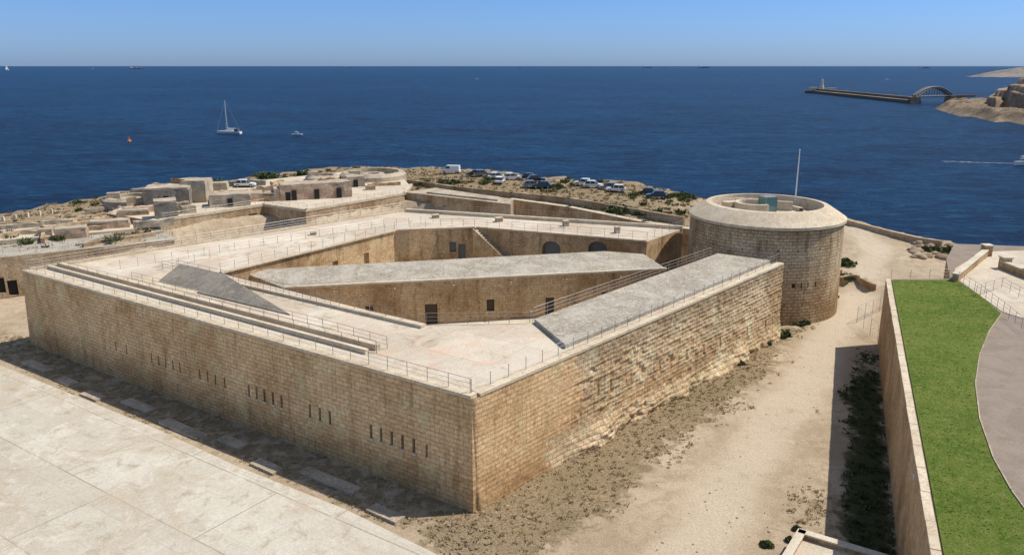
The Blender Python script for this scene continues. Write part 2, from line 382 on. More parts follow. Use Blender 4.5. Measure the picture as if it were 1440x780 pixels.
def npmesh(name,verts,faces,mats,smooth=False):
    me=bpy.data.meshes.new(name); k=faces.shape[1]
    me.vertices.add(len(verts)); me.vertices.foreach_set('co',verts.astype(np.float32).ravel())
    me.loops.add(faces.size); me.loops.foreach_set('vertex_index',faces.astype(np.int32).ravel())
    me.polygons.add(len(faces)); me.polygons.foreach_set('loop_start',np.arange(0,faces.size,k,dtype=np.int32))
    me.polygons.foreach_set('loop_total',np.full(len(faces),k,dtype=np.int32))
    if smooth: me.polygons.foreach_set('use_smooth',np.ones(len(faces),bool))
    for m in mats: me.materials.append(m)
    me.update(calc_edges=True); me.validate()
    o=bpy.data.objects.new(name,me); sc.collection.objects.link(o); return o
def ditch_shade_grass(X,Y):  # dark grass strip over the terrace wall's shadow band; its colour deepens that shadow
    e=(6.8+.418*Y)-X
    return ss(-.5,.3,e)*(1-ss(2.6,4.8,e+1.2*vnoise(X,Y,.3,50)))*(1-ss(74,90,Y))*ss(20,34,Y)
def vegmask(X,Y):
    X=np.asarray(X,float);Y=np.asarray(Y,float)
    rx,ry=X-NC.x,Y-NC.y
    al=rx*dR.x+ry*dR.y; out=-(rx*nR.x+ry*nR.y)
    w=10-.11*al+3.0*vnoise(X,Y,.12,15)
    v1=(1-ss(w-4,w+2,out))*(out>-1)*ss(-9,-3,al)*(1-ss(LENR+2,LENR+10,al))*.78
    al2=rx*dL.x+ry*dL.y; out2=-(rx*nL.x+ry*nL.y)
    v2=(1-ss(4.5,6,out2))*(out2>-1)*ss(-1,4,al2)*.55*(al2<75)
    dl=sdist(X,Y,low); v3=ss(1,5,dl)*(1-ss(35,52,X))*(.68+.35*vnoise(X,Y,.07,8))
    pt=G(1150,720,0); v4=.5*np.exp(-((X-pt.x)**2+(Y-pt.y)**2)/14)
    q=G(1190,400,0); v5=.45*np.exp(-((X-q.x)**2+(Y-q.y)**2)/25)
    return np.maximum.reduce([v1,v2,v3,v4,v5,.85*ditch_shade_grass(X,Y)])
g=npmesh('ground',verts,faces,[M_ground],True)
def att(n_,arr):
    a=g.data.attributes.new(n_,'FLOAT','POINT'); a.data.foreach_set('value',arr.ravel().astype(np.float32))
att('veg',vegmask(X.ravel(),Y.ravel())); att('rocky',.8*ss(-2.5,0,sdist(X,Y,land)))
trk=[tuple(G(x,y,z)[:2]) for x,y,z in [(930,840,0),(985,760,0),(1060,640,0),(1130,540,0),(1185,460,0),(1215,400,.5),(1235,360,1.5),(1215,330,2.5),(1185,315,3)]]
att('track',.75*(1-ss(1.0,5.0,pdist(X,Y,trk)+2*vnoise(X,Y,.2,40)))); att('shade_grass',ditch_shade_grass(X,Y))

b=MB(); b.add([(-120000,-2000,SEA),(120000,-2000,SEA),(120000,150000,SEA),(-120000,150000,SEA)],[(0,1,2,3)]); b.obj('sea',[M_sea])

# plaza
b=MB(); pl=[(-1.5,5.9),(8,5.3),(20,5.6),(33,5.2),(60,5.5),(95,5.5),(95,90),(-3,90),(-4.5,30),(-3.6,14),(-4.2,8)]
b.prism(pl,-.4,.11)
o=b.obj('plaza',[M_plaza]); 
o.matrix_world=Matrix(((dL.x,-nL.x,0,NC.x),(dL.y,-nL.y,0,NC.y),(0,0,1,0),(0,0,0,1)))
b=MB()
for a_,w,off in [(57,5,3.4),(50,3,3.9),(38,4.5,3.2),(30,6,3.9),(24,3,3.1),(12,6,3.0),(5,3,4.1),(44,3,4.4),(18,3,4.3)]:
    b.box(WL(a_,-off,-.2),w,1.1,.42,rl+random.uniform(-.03,.03))
b.obj('concrete_footings',[M_conc])

# ------------------------------------------------------------ fort body
fort=empty('coastal_fort')
ZT=9.0
h1=Vector((-7.9,68.4)); h2=Vector((1.65,68.8)); h3=Vector((24.5,93.9)); hL=Vector((-33.5,87.0))
bk1=Vector((-17,110.9)); bk2=Vector((-10.5,113.4)); bk3=Vector((-5.5,113.3)); bk4=Vector((18.3,103.8)); bk5=Vector((25,112.4)); far=Vector((-18,127))
poly=[NC,RC,h3,h2,h1,hL,bk1,bk2,bk3,bk4,bk5,far,LC]
bot=[p.copy() for p in poly]
bot[0]=NC-nL*.3-nR*.3; bot[1]=RC-nR*.3+dR*.2; bot[12]=LC-nL*.3+dL*.3; bot[11]=far+Vector((0,.4))
b=MB(); b.prism(poly,-1,ZT,0,top=1,bottom_poly=bot)
body=b.obj('fort_walls',[M_left,M_roof,M_court,M_old],parent=fort)
for p in body.data.polygons:
    if abs(p.normal.z)<.3:
        c=p.center
        if p.normal.dot(Vector((nL.x,nL.y,0)))<-.95 and (Vector((c.x,c.y))-NC).dot(nL)<1: p.material_index=0
        elif p.normal.dot(Vector((nR.x,nR.y,0)))<-.95 and (Vector((c.x,c.y))-NC).dot(nR)<1: p.material_index=0
        else: p.material_index=2
def on_wall(px,py,o2,n2):
    d=ray(px,py); o3=Vector((0,0,H)); n3=Vector((n2.x,n2.y,0)); t=(Vector((o2.x,o2.y,0))-o3).dot(n3)/d.dot(n3); return o3+d*t
cut=MB(); pan=MB(); lint=MB()
slots=[(165,0),(180,0),(215,0),(225,0),(235,0),(245,0),(255,0),(283,0),(294,0),(305,0),(318,0),(352,1),(363,1),(374,1),(386,1),(398,1),(438,1),(452,1),(466,1),(524,1),(538,1),(553,1),(568,1),(584,1),(602,0)]
for x,dk in slots:
    y=545+(x-352)*.335; p=on_wall(x,y+3,NC,nL)
    cut.box((p.x,p.y,p.z-.55),.28 if dk else .2,1.3 if dk else .42,1.15 if dk else 1.05,rl)
    if dk:
        q=p+Vector((nL.x,nL.y,0))*.22; pan.box((q.x,q.y,q.z-.56),.22,.06,1.12,rl)
        q=p-Vector((nL.x,nL.y,0))*.16; lint.box((q.x,q.y,q.z-.72),.5,.22,.14,rl)
lint.obj('slot_sills',[M_cop],parent=fort)
def door(cm,pm,px,py,o2,n2,w,h,depth=.5,arch=False):
    p=on_wall(px,py,o2,n2); n3=Vector((n2.x,n2.y,0)).normalized(); r=math.atan2(-n3.x,n3.y)
    if not arch: cm.box((p.x,p.y,p.z),w,depth*2,h,r)
    else:
        t3=Vector((math.cos(r),math.sin(r),0)); prof=[(-w/2,0),(w/2,0),(w/2,h-w*.4)]+[(w/2*math.cos(t),h-w*.4+w*.4*math.sin(t)) for t in np.linspace(.2,math.pi-.2,9)]+[(-w/2,h-w*.4)]
        n=len(prof); fr=[p-n3*depth+t3*x+Vector((0,0,z)) for x,z in prof]; bk=[q+n3*depth*2 for q in fr]
        cm.add(fr+bk,[tuple(range(n))]+[tuple(range(n,2*n))[::-1]]+[(i,n+i,n+(i+1)%n,(i+1)%n) for i in range(n)])
    q=p+n3*(depth-.08); pm.box((q.x,q.y,q.z+.005),w*.98,.06,h*.98,r)
nb=Vector((-(bk4-bk3).y,(bk4-bk3).x)).normalized(); 
if nb.y<0: nb=-nb
for px,py in [(775,362),(840,363)]:
    door(cut,pan,px,py,bk3,nb,2.8,2.4,.7,True)
for px,py,w,h in [(604,364,1.3,2.6),(637,354,1.0,1.5),(580,352,.9,1.3),(650,364,1.1,2.3)]:
    door(cut,pan,px,py,bk2,Vector((0,1)),w,h,.4,w>1.2)
for f_ in (.35,.6,.8):
    p=hL.lerp(bk1,f_); r=math.atan2((bk1-hL).y,(bk1-hL).x); cut.box((p.x,p.y,5.3),1.0,1.0,1.6,r)
cobj=cut.obj('cutters',[M_court]); 
bm=bmesh.new(); bm.from_mesh(cobj.data); bmesh.ops.recalc_face_normals(bm,faces=bm.faces); bm.to_mesh(cobj.data); bm.free()
apply_bool(body,cobj)
pan.obj('grilles_and_doors',[M_grill],parent=fort)

# right battered wall, eroded masonry in real relief
nu,nv=int(LENR/.11),int(9.6/.105)
U,V=np.meshgrid(np.linspace(-.05,LENR+.1,nu),np.linspace(-.8,ZT-.02,nv))
bh,bw=.42,.95
row=np.floor(V/bh); colm=np.floor((U+(row%2)*.475)/bw)
def hs(a,b,s=0.):
    q=np.sin(a*12.9898+b*78.233+s)*43758.5453; return q-np.floor(q)
er=ss(9,16,U)
blk=hs(row,colm); 
gl=vnoise(U,V*1.5,.3,3)+.5*vnoise(U,V,.9,4)
D=.14+.02*blk + er*(.09*(blk-.5)+.08*gl+.06*vnoise(U,V,2.6,6)+.04*vnoise(U,V,5,7))
rec=(hs(row,colm,5)>.90+.14*vnoise(U,V,.12,33))&(V<7.2)&(V>.8)
D-=er*rec*.17
fu=((U+(row%2)*.475)/bw)%1; fv=(V/bh)%1
jt=(np.minimum(fu,1-fu)*bw<.06)|(np.minimum(fv,1-fv)*bh<.055)
D-=np.where(jt,.02+.05*er,0)
toe=(1-ss(.2,2.6,V+1.8*vnoise(U,V,.15,9)))*(.25+.75*er)
D+=toe*(.65+.9*vnoise(U,V*1.6,.45,10)+.5*vnoise(U,V*1.5,1.3,11)+.2*vnoise(U,V,3,12))+.15*(1-V/ZT)
for px in list(range(838,1075,21)):
    f=(px-838)/(1072-838); p=on_wall(px+random.uniform(-4,4),548-f*92,NC,nR); uu=(Vector((p.x,p.y))-NC).dot(dR)
    mk=(abs(U-uu)<.17)&(abs(V-p.z)<.5); D=np.where(mk,-.3,D)
D=D*ss(-.06,.25,U)+0.02
PX=NC.x+dR.x*U-nR.x*D; PY=NC.y+dR.y*U-nR.y*D
vv=np.stack([PX.ravel(),PY.ravel(),V.ravel()],1)
I=np.arange(nu*nv).reshape(nv,nu)
ff=np.stack([I[:-1,:-1].ravel(),I[:-1,1:].ravel(),I[1:,1:].ravel(),I[1:,:-1].ravel()],1)
rw=npmesh('sea_front_masonry_face',vv,ff,[M_right,M_left]); rw.parent=fort
uvl=rw.data.uv_layers.new(name='UVMap'); li=np.zeros(len(rw.data.loops),np.int32); rw.data.loops.foreach_get('vertex_index',li)
uvs=np.stack([U.ravel()[li],V.ravel()[li]],1).astype(np.float32); uvl.data.foreach_set('uv',uvs.ravel())
fu0=U[:-1,:-1].ravel(); fv0=V[:-1,:-1].ravel(); mi=(fu0<11.5+2*hs(row[:-1,:-1].ravel(),0*fu0,2)-(fv0<2.5)*4).astype(np.int32)
rw.data.polygons.foreach_set('material_index',mi)

# copings & roof furniture
b=MB()
def strip(p,q,w,h,z,inw,mi=0):
    P=[p-inw*.08,q-inw*.08,q+inw*w,p+inw*w]; b.prism(P,z,z+h,mi)
strip(NC,LC,.7,.22,ZT-.01,nL)
b.prism([NC+dR*.72-nR*.2,RC-nR*.2,RC+nR*.7,NC+dR*.72+nR*.7],ZT-.012,ZT+.21)
nF=Vector((-(far-LC).y,(far-LC).x)).normalized(); nF=-nF if nF.x<0 else nF
nB=Vector(((bk5-far).y,-(bk5-far).x)).normalized(); nB=-nB if nB.y>0 else nB
strip(LC+(far-LC).normalized()*.8,far,.5,.35,ZT-.01,nF); strip(far+(bk5-far).normalized()*.8,bk5,.6,.5,ZT-.008,nB)
def sk(P,Q,w,h,mi=0):
    d=(Q-P).normalized(); n=Vector((-d.y,d.x)); b.prism([P-n*w/2,Q-n*w/2,Q+n*w/2,P+n*w/2],ZT-.02,ZT+h,mi)
sk(hL,bk1,.5,.18); sk(bk1+Vector((.3,.2)),bk3,.5,.2); sk(bk3+Vector((.3,0)),bk4,.5,.2)
b.obj('parapet_coping',[M_cop],parent=fort)
b=MB()
def stripL(a0,a1,b0,b1,z0,z1,mi=0): b.prism([WL(a0,b0),WL(a1,b0),WL(a1,b1),WL(a0,b1)],z0,z1,mi)
stripL(12.5,63.5,2.2,2.6,ZT-.02,ZT+.45,0); stripL(12.5,63.5,3.4,4.0,ZT-.02,ZT+.5,0)
stripL(13,50,9.9,10.6,ZT-.02,ZT+.3,0)
stripL(40,50,4.02,9.88,ZT-.02,ZT+.18,0)
b.prism([WL(26,6),WL(47,5.6),WL(48,9.3),WL(40,9.2)],ZT-.02,lambda p:ZT+.12+(1.2 if (p-NC).dot(nL)>8 else 0),1)
b.obj('roof_kerbs',[M_cop,M_concd],parent=fort)
b=MB()
b.prism([WR(12.5,1.3),WR(LENR-.6,1.3),WR(LENR-1.5,7.7),WR(16,7.7)],ZT-.02,ZT+.42,0)
b.obj('gravel_roof',[M_gravel],parent=fort)
b=MB()
b.prism([WL(0.9,.9),WL(63.5,.9),WL(63.5,2.15),WL(.9,2.15)],ZT-.02,ZT+.05,0)
b.obj('walkway',[M_pave],parent=fort)
b=MB()
for p,w_,h_ in [((-2,118),1.0,.6),((8,114.5),.8,.8),((-12,121),1.0,.5),((15,109.5),.7,.9),((-28,108),.8,.5)]:
    b.box((p[0],p[1],ZT-.01),w_,w_*.8,h_,.4,0); b.box((p[0],p[1],ZT+h_-.005),w_*1.15,w_*.95,.07,.4,1)
b.obj('roof_vents',[M_conc,M_cop],parent=fort)

# middle casemate block
e1=G(400,405,7.4); e2=G(937,378,7.4); e3=G(905,355,8.2); e4=G(850,353,8.2); e5=G(335,380,8.2)
b=MB(); P=[e1,e2,e3,e4,e5]
zz={0:7.4,1:7.4,2:8.0,3:8.2,4:8.2}
def ztop(p):
    i=min(range(5),key=lambda k:(Vector((P[k].x,P[k].y))-p).length); return zz[i]
b.prism(P,0,ztop,0,top=1)
blk_o=b.obj('casemate_block',[M_court,M_gravel],parent=fort)
en=Vector((-(e2-e1).y,(e2-e1).x)).normalized(); o2=Vector((e1.x,e1.y))
cut=MB(); pan=MB()
for px,w,h,zb in [(607,1.5,2.5,2.0),(690,.95,1.5,3.2),(773,1.1,2.2,2.3),(520,.9,1.4,3.3),(850,.8,1.2,3.6)]:
    lo,hi=380,520
    for _ in range(30):
        mdl=(lo+hi)/2
        if on_wall(px,mdl,o2,en).z>zb: lo=mdl
        else: hi=mdl
    door(cut,pan,px,lo,o2,en,w,h,.35)
cobj=cut.obj('c',[M_court]); apply_bool(blk_o,cobj)
pan.obj('casemate_doors',[M_wood],parent=fort)
b=MB()
def seg(p,q,w,z0,z1,mi=0):
    p=Vector(p[:2]);q=Vector(q[:2]); d=(q-p).normalized(); n=Vector((-d.y,d.x)); b.prism([p-n*w/2,q-n*w/2,q+n*w/2,p+n*w/2],z0,z1,mi)
seg(e1+Vector((.2,.1,0)),e2,.45,7.3,7.55); 
b.prism([h1-Vector((3,-3)),h2,h3,Vector((26,104)),bk4,bk3,bk2,bk1,hL],-.5,2.0,1)
d12=(e2-e1).normalized()
for k in range(6):
    c=e1.lerp(e2,.12+k*.15); b.box((c.x-en.x*.2,c.y-en.y*.2,6.7),.14,.45,.12,math.atan2(d12.y,d12.x),0)
b.obj('courtyard_floor_and_cornice',[M_cop,M_pave],parent=fort)
b=MB(); sd=(bk4-bk3).normalized(); 
for i in range(22):
    p=bk3+sd*(.6+i*.36)-nb*.75; z=ZT-.2-i*.31
    b.box((p.x,p.y,2.0),.37,1.4,z-2.0,math.atan2(sd.y,sd.x))
b.obj('courtyard_stair',[M_pave],parent=fort)
b=MB(); pA=bk3+sd*.4-nb*1.5; pB=bk3+sd*8.6-nb*1.5
vs=[]
n_=Vector((nb.x,nb.y,0))*.2
for p,z in ((pA,ZT+.2),(pB,2.6)):
    q=Vector((p.x,p.y,0)); 
    for o_ in (-n_/2,n_/2):
        vs+= [(q+o_).xy.to_tuple()+(1.9,),(q+o_).xy.to_tuple()+(z,)]
b.add(vs,[(0,4,5,1),(2,3,7,6),(1,5,7,3),(0,1,3,2),(4,6,7,5)]); b.obj('stair_parapet',[M_court],parent=fort)

zr=ZT+.2
v3=lambda p,z:Vector((p.x,p.y,z))
for k,pts in enumerate([[WL(.4,.4,zr),WL(LENL-.5,.5,zr)],[WL(12,3.0,ZT),WL(64,3.0,ZT)],[WL(12,3.0,ZT),WL(12,4.3,ZT),WL(20,4.6,ZT),WL(50,4.6,ZT)],
  [WL(13.5,10.2,ZT+.2),WL(50,10.2,ZT+.2)],[WL(24,9.4,ZT+.0),WL(52,9.6,ZT+.0),WL(52,16,ZT)],[WR(.4,.4,zr),WR(LENR-.4,.4,zr),WR(LENR-1,7.3,zr)],
  [WR(16,7.8,ZT+.4),WR(LENR-3.5,7.6,ZT+.4)],[v3(hL,zr),v3(bk1,zr),v3(bk2,zr),v3(bk3,zr),v3(bk4,zr),v3(bk5,zr)],
  [v3(LC+Vector((.6,0)),zr),v3(far-Vector((0,.6)),ZT+.4),v3(bk5,ZT+.4)],[v3(Vector((-46,89)),ZT),v3(Vector((-30,104)),ZT),v3(Vector((-19,114)),ZT),v3(Vector((-12,117)),ZT)],
  [v3(h1,ZT+.05),v3(h2,ZT+.05),WR(16,7.9,ZT+.05)]]):
    railing('roof_railing',pts,parent=fort)

# ------------------------------------------------------------ round tower
TC=Vector((34.6,105.2,0)); tw=empty('round_keep_tower')
b=MB(); n_t=128
b.lathe([(10.25,-1),(10.0,11.6),(10.0,11.9),(9.95,12.2),(10.25,12.3),(10.25,12.65),(8.0,14.1),(7.3,14.15),(7.25,12.7)],n=n_t)
b.f.append([i*9+8 for i in range(n_t)]); b.m.append(0); b.f.append([i*9 for i in range(n_t)][::-1]); b.m.append(0)
tb=b.obj('tower_body',[M_tower,M_cop,M_roof]); tb.location=TC; tb.parent=tw
bm=bmesh.new(); bm.from_mesh(tb.data); bmesh.ops.recalc_face_normals(bm,faces=bm.faces); bm.to_mesh(tb.data); bm.free()
for p in tb.data.polygons:
    if p.center.z>12.25: p.material_index=1
    if abs(p.center.z-12.7)<.05: p.material_index=2
cut=MB()
def tang(px):
    d=ray(px,395)
    dx,dy=d.x,d.y; a_=dx*dx+dy*dy; b_=-2*(dx*TC.x+dy*TC.y); c_=TC.x**2+TC.y**2-100; t=(-b_-math.sqrt(max(0,b_*b_-4*a_*c_)))/(2*a_)
    return math.atan2(dy*t-TC.y,dx*t-TC.x)
for px,z,w_,h_ in [(985,5.6,.2,.8),(1022,5.6,.2,.8),(1062,5.5,.2,.8),(1116,5.2,.5,.6),(1127,5.2,.2,.7),(1136,5.2,.2,.7),(1146,5.2,.2,.7),(1118,9.6,.2,.25),(1090,9.7,.2,.25),(1040,9.6,.2,.25),(1000,9.6,.2,.25),(1148,9.7,.2,.25)]:
    t=tang(px); cut.box((10.05*math.cos(t),10.05*math.sin(t),z-h_/2),1.6,w_,h_,t)
for k in range(8):
    t=.5+k*.4; cut.box((10.05*math.cos(t),10.05*math.sin(t),5.0),1.6,.25,.9,t)
c_=cut.obj('c',[M_dark]); c_.location=TC; bpy.context.view_layer.update(); apply_bool(tb,c_)
b=MB()
b.lathe([(2.6,12.65),(2.6,14.3),(2.1,14.3),(2.1,12.65)],c=(-1.8,-.5,0),n=32,a0=.6,a1=5.2)
b.lathe([(5.6,12.65),(5.6,13.2),(5.0,13.2),(5.0,12.65)],n=64,a0=.2,a1=2.9)
b.box((-4.5,1.5,12.65),2.2,1.2,1.4,.5); b.box((2.5,2.2,12.65),3.5,.5,1.3,-.3)
o=b.obj('tower_roof_walls',[M_cop]); o.location=TC; o.parent=tw
b=MB(); b.box((.3,.5,12.72),1.7,1.7,2.1,.3,0); b.box((.3,.5,14.84),1.85,1.85,.08,.3,1)
for sx in (-.86,.86):
    for sy in (-.86,.86):
        ca,sa=math.cos(.3),math.sin(.3); b.box((.3+sx*ca-sy*sa,.5+sx*sa+sy*ca,12.71),.08,.08,2.12,.3,1)
o=b.obj('glass_lift_housing',[M_glass,M_steel]); o.location=TC; o.parent=tw
pts=[Vector((TC.x+6.6*math.cos(t),TC.y+6.6*math.sin(t),12.7)) for t in np.linspace(.1,6.1,30)]
railing('tower_railing',pts,h=1.0,parent=tw)
b=MB(); fb=G(1118,282,13.6); b.tube((fb.x,fb.y,12.6),(fb.x,fb.y,20.6),.11,8,0,.05); b.box((fb.x,fb.y,12.69),.8,.8,.35); b.tube((fb.x+.12,fb.y,13),(fb.x+.06,fb.y,20.4),.015,4); b.lathe([(0,20.6),(.1,20.65),(.12,20.72),(.08,20.8),(0,20.84)],c=(fb.x,fb.y,0),n=10)
b.obj('flagpole',[plain('white_pole_paint',(.72,.72,.70),.4)])

# ------------------------------------------------------------ left counterscarp gallery, ditch walls, battery
b=MB()
A=G(0,362,6);B=G(245,337,6);C=G(222,320,6);D_=G(0,345,6)
b.prism([A+(A-B)*1.6,B,C,D_+(D_-C)*1.6],-.5,6.0,0,top=1)
b.prism([A+Vector((-.6,.05,0))+(A-B)*1.5,B+Vector((0,.05,0)),B+Vector((-.1,.55,0)),A+Vector((-.6,.55,0))+(A-B)*1.5],5.98,6.25,2)
gal=b.obj('counterscarp_gallery',[M_old,M_gravel,M_cop])
gn=Vector((-(B-A).y,(B-A).x)).normalized()
cut=MB();pan=MB()
for px,py,w_,h_ in [(20,415,1.2,2.2),(2,412,1.2,2.2),(120,388,.4,1.2),(160,382,.4,1.2)]: door(cut,pan,px,py,Vector(A[:2]),gn,w_,h_,.5)
apply_bool(gal,cut.obj('c',[M_old])); pan.obj('gallery_doors',[M_dark],parent=gal)
railing('gallery_railing',[A+(A-B)*1.5+Vector((0,.3,.25)),B+Vector((-.3,.3,.25)),C+Vector((-.3,-.3,0))])
b=MB()
for i in range(16):
    p=G(250,372,0).lerp(G(222,352,0),i/15); b.box((p.x-1,p.y,-.3),2.6,.8,.6+i*.36,.6)
b.obj('ditch_stair',[M_cop])
b=MB()
Pp=[G(225,312,7.3),G(370,290,7.3),G(430,298,7.3),G(568,274,7.3),G(578,262,7.3),G(560,244,7.3),G(500,240,7.3),G(400,250,7.3),G(290,262,7.3),G(190,282,7.3),G(150,300,7.3)]
b.prism(Pp,-.5,7.3,0,top=1); bp=b.obj('gun_battery_platform',[M_old,M_pave])
cut=MB();pan=MB()
w1a,w1b=Pp[0],Pp[1]; wn=Vector((-(w1b-w1a).y,(w1b-w1a).x)).normalized()
for px,py,w,h in [(285,342,2.0,3.6),(358,328,1.8,3.6),(255,330,.8,.8),(325,318,.8,.8)]:
    door(cut,pan,px,py,Vector(w1a[:2]),wn,w,h,.7)
apply_bool(bp,cut.obj('c',[M_old])); pan.obj('battery_doors',[M_dark],parent=bp)
b=MB(); 
for p,q in zip(Pp[:4],Pp[1:5]):
    b.wall([p+Vector((0,.35,0)),q+Vector((0,.35,0))],.6,.45,0,z0=-.01)
b.obj('battery_parapet',[M_cop])
railing('battery_railing',[Pp[0]+Vector((0,1,0)),Pp[1]+Vector((0,1,0)),Pp[2]+Vector((0,1,0)),Pp[3]+Vector((0,1,0))],h=1.2)
def worn(bb,c,w,d,h,rot,mi,amp=.18,res=.7):
    nx_=max(2,int(w/res)); ny_=max(2,int(d/res)); nz_=max(2,int(h/res)); ca,sa=math.cos(rot),math.sin(rot)
    sx=random.random()*99
    idx={}; vs=[]; fs=[]
    def vid(i,j,k):
        key=(i,j,k)
        if key not in idx:
            x=-w/2+w*i/nx_; y=-d/2+d*j/ny_; z=h*k/nz_
            nvec=noise.noise_vector(Vector((x*.7+sx,y*.7,z*.7)))*amp
            x+=nvec.x; y+=nvec.y
            if k==nz_: z+=nvec.z*1.6-abs(noise.noise(Vector((x*.4+sx,y*.4,5))))*.8*min(1,h/2)
            idx[key]=len(vs); vs.append((c[0]+x*ca-y*sa,c[1]+x*sa+y*ca,c[2]+z))
        return idx[key]
    for i in range(nx_):
        for k in range(nz_):
            fs.append((vid(i,0,k),vid(i+1,0,k),vid(i+1,0,k+1),vid(i,0,k+1))); fs.append((vid(i+1,ny_,k),vid(i,ny_,k),vid(i,ny_,k+1),vid(i+1,ny_,k+1)))
    for j in range(ny_):
        for k in range(nz_):
            fs.append((vid(0,j+1,k),vid(0,j,k),vid(0,j,k+1),vid(0,j+1,k+1))); fs.append((vid(nx_,j,k),vid(nx_,j+1,k),vid(nx_,j+1,k+1),vid(nx_,j,k+1)))
    for i in range(nx_):
        for j in range(ny_): fs.append((vid(i,j,nz_),vid(i+1,j,nz_),vid(i+1,j+1,nz_),vid(i,j+1,nz_)))
    bb.add(vs,fs,mi)
def blkobj(name,px,py,w,d,h,rot,mat,z=7.3,top=None,door_=0,slab=True):
    c=G(px,py,z); bb=MB(); rot=math.radians(rot)
    worn(bb,(c.x,c.y+d/2,z-.15),w,d,h,rot,0)
    ca,sa=math.cos(rot),math.sin(rot)
    if slab: worn(bb,(c.x,c.y+d/2,z+h-.35),w*.97,d*.97,.4,rot,1,.08)
    for k in range(door_):
        x=-w/2+w*(k+.6)/(door_+.2); y=-d/2-.12
        bb.box((c.x+x*ca-y*sa,c.y+d/2+x*sa+y*ca,z),.9,.3,min(1.9,h*.7),rot,2)
    return bb.obj(name,[mat,top or M_conc,M_dark])
blkobj('gun_casemate',230,290,8,6,3.3,12,M_concd,door_=1); blkobj('gun_casemate',272,285,4.5,5,4.0,5,M_conc)
blkobj('concrete_pillbox',228,308,3.6,3.5,3.0,25,M_concd); blkobj('magazine_building',318,291,7,4.5,2.2,20,M_conc,door_=1)
blkobj('magazine_building',350,284,4,4,1.6,20,M_pink); blkobj('brick_casemate',440,280,13.5,4.5,3.0,20,M_pink,door_=3)
blkobj('brick_casemate',400,282,5,4,2.3,20,M_conc,door_=1); blkobj('concrete_hut',497,263,3.8,3,2.2,20,M_conc,door_=1)
blkobj('concrete_hut',380,283,3,3,1.6,10,M_old); blkobj('concrete_block',150,322,6,2.5,1.3,20,M_pink,z=6.2); blkobj('concrete_block',95,334,4.5,2.5,1.4,22,M_pink,z=6.2)
blkobj('concrete_block',185,312,5,2,2.0,22,M_old,z=6.2); blkobj('concrete_block',60,332,2,2,1.0,22,M_conc,z=6.2)
blkobj('concrete_block',300,268,5,2.5,1.5,10,M_conc); blkobj('concrete_block',262,300,2.4,2,1.2,30,M_conc)
blkobj('parapet_block',340,262,9,2.5,1.3,15,M_concd,slab=False); blkobj('parapet_block',215,272,9,2,1.4,30,M_concd,slab=False)
for px,py,w_,d_,h_,r_ in [(200,300,6,.7,1.4,40),(245,298,5,.6,1.8,20),(300,290,3,.6,1.5,80),(420,262,8,.7,1.3,20),(470,268,5,.6,1.1,70),(540,262,7,.7,1.0,15),(390,264,4,.6,1.6,70),(285,278,.7,3,2.2,10),(355,273,3,2,1.1,30),(172,296,4,.6,1.0,60),(130,312,5,.7,.9,20),(520,268,2,1.2,1.3,10),(552,250,3,.6,1.2,60),(260,274,5,.7,3.4,5),(110,326,7,.6,.9,20),(40,330,6,.6,.8,24),(215,318,6,.7,1.2,28),(250,284,2.5,.5,2.4,60),(330,276,5,.6,1.4,15),(460,258,3,2,1.5,20),(235,266,6,.6,1.5,20),(375,272,4,.6,1.8,15),(165,308,3,1.6,1.5,40),(510,250,3,.5,1.3,0),(190,290,3,.6,1.7,30),(20,322,8,.7,1.0,22),(80,316,5,.6,.9,20),(140,298,5,.6,.9,35),(310,281,3,.5,2.0,15),(410,272,3,.5,1.8,80)]:
    blkobj('ruined_wall',px,py,w_,d_,h_,r_,random.choice([M_old,M_conc,M_pink,M_old]),z=7.2 if px>180 else 6.2,slab=False)
for nm,px,py,R_,h_ in [('gun_emplacement',525,250,7.5,1.5),('gun_emplacement',185,283,5,1.0),('gun_emplacement',455,252,4,1.0)]:
    c=G(px,py,7.3); bb=MB(); bb.lathe([(R_,-1.5),(R_,h_*.6),(R_-.8,h_),(R_-1.6,h_),(R_-1.6,.06),(0,.06)],c=(c.x,c.y,7.3),n=48)
    bb.lathe([(R_*.35,.05),(R_*.35,h_*.7),(R_*.2,h_*.7),(R_*.2,.05)],c=(c.x,c.y,7.3),n=24); bb.box((c.x-R_*.5,c.y-R_*.3,7.3),2.2,1.4,1.9,.4)
    bb.obj(nm,[M_conc])
b=MB()
def gw(b,pts,z,th,h,mi=0,cop=None): b.wall([G(x,y,z) for x,y in pts],th,h,mi,z0=-2.0,cop=cop)
gw(b,[(-60,345),(60,325),(160,310)],6.2,.7,.7); gw(b,[(0,318),(95,312),(150,303)],6.2,.4,.5); gw(b,[(120,345),(215,330)],6.2,.8,.4)
gw(b,[(60,340),(62,328)],6.2,.5,.6)
b.obj('rubble_wall',[M_old])
b=MB(); b.prism([G(-80,345,6.25),G(222,319,6.25),G(150,302,6.25),G(60,312,6.25),G(-80,335,6.25)],4,6.25); b.obj('covered_way_slab',[M_pave])
b=MB()
for x,y in [(5,311),(22,308),(39,305),(56,303),(73,300)]:
    p=Gt(x,y); b.box((p.x,p.y,p.z-.2),.45,.45,1.0,0,0,.8)
b.obj('bollards',[M_white])
b=MB(); b.prism([G(568,270,7.6),G(718,287,7.6),G(722,280,7.6),G(612,264,7.6)],-.5,7.6,0,top=1)
b.prism([G(600,272,7.6),G(700,283,7.6),G(703,279,7.6),G(620,268,7.6)],7.59,7.9,1)
b.obj('caponier',[M_old,M_conc])
b=MB(); b.wall([G(720,280,6.9),G(800,291,6.9),G(905,312,6.9),G(990,325,6.9)],.9,0,0,z0=-7.4,cop=1)
gw(b,[(575,258),(640,268),(720,276),(800,284),(880,298),(960,312)],6.3,.6,.9,0)
b.obj('counterscarp_wall',[M_old,M_cop])

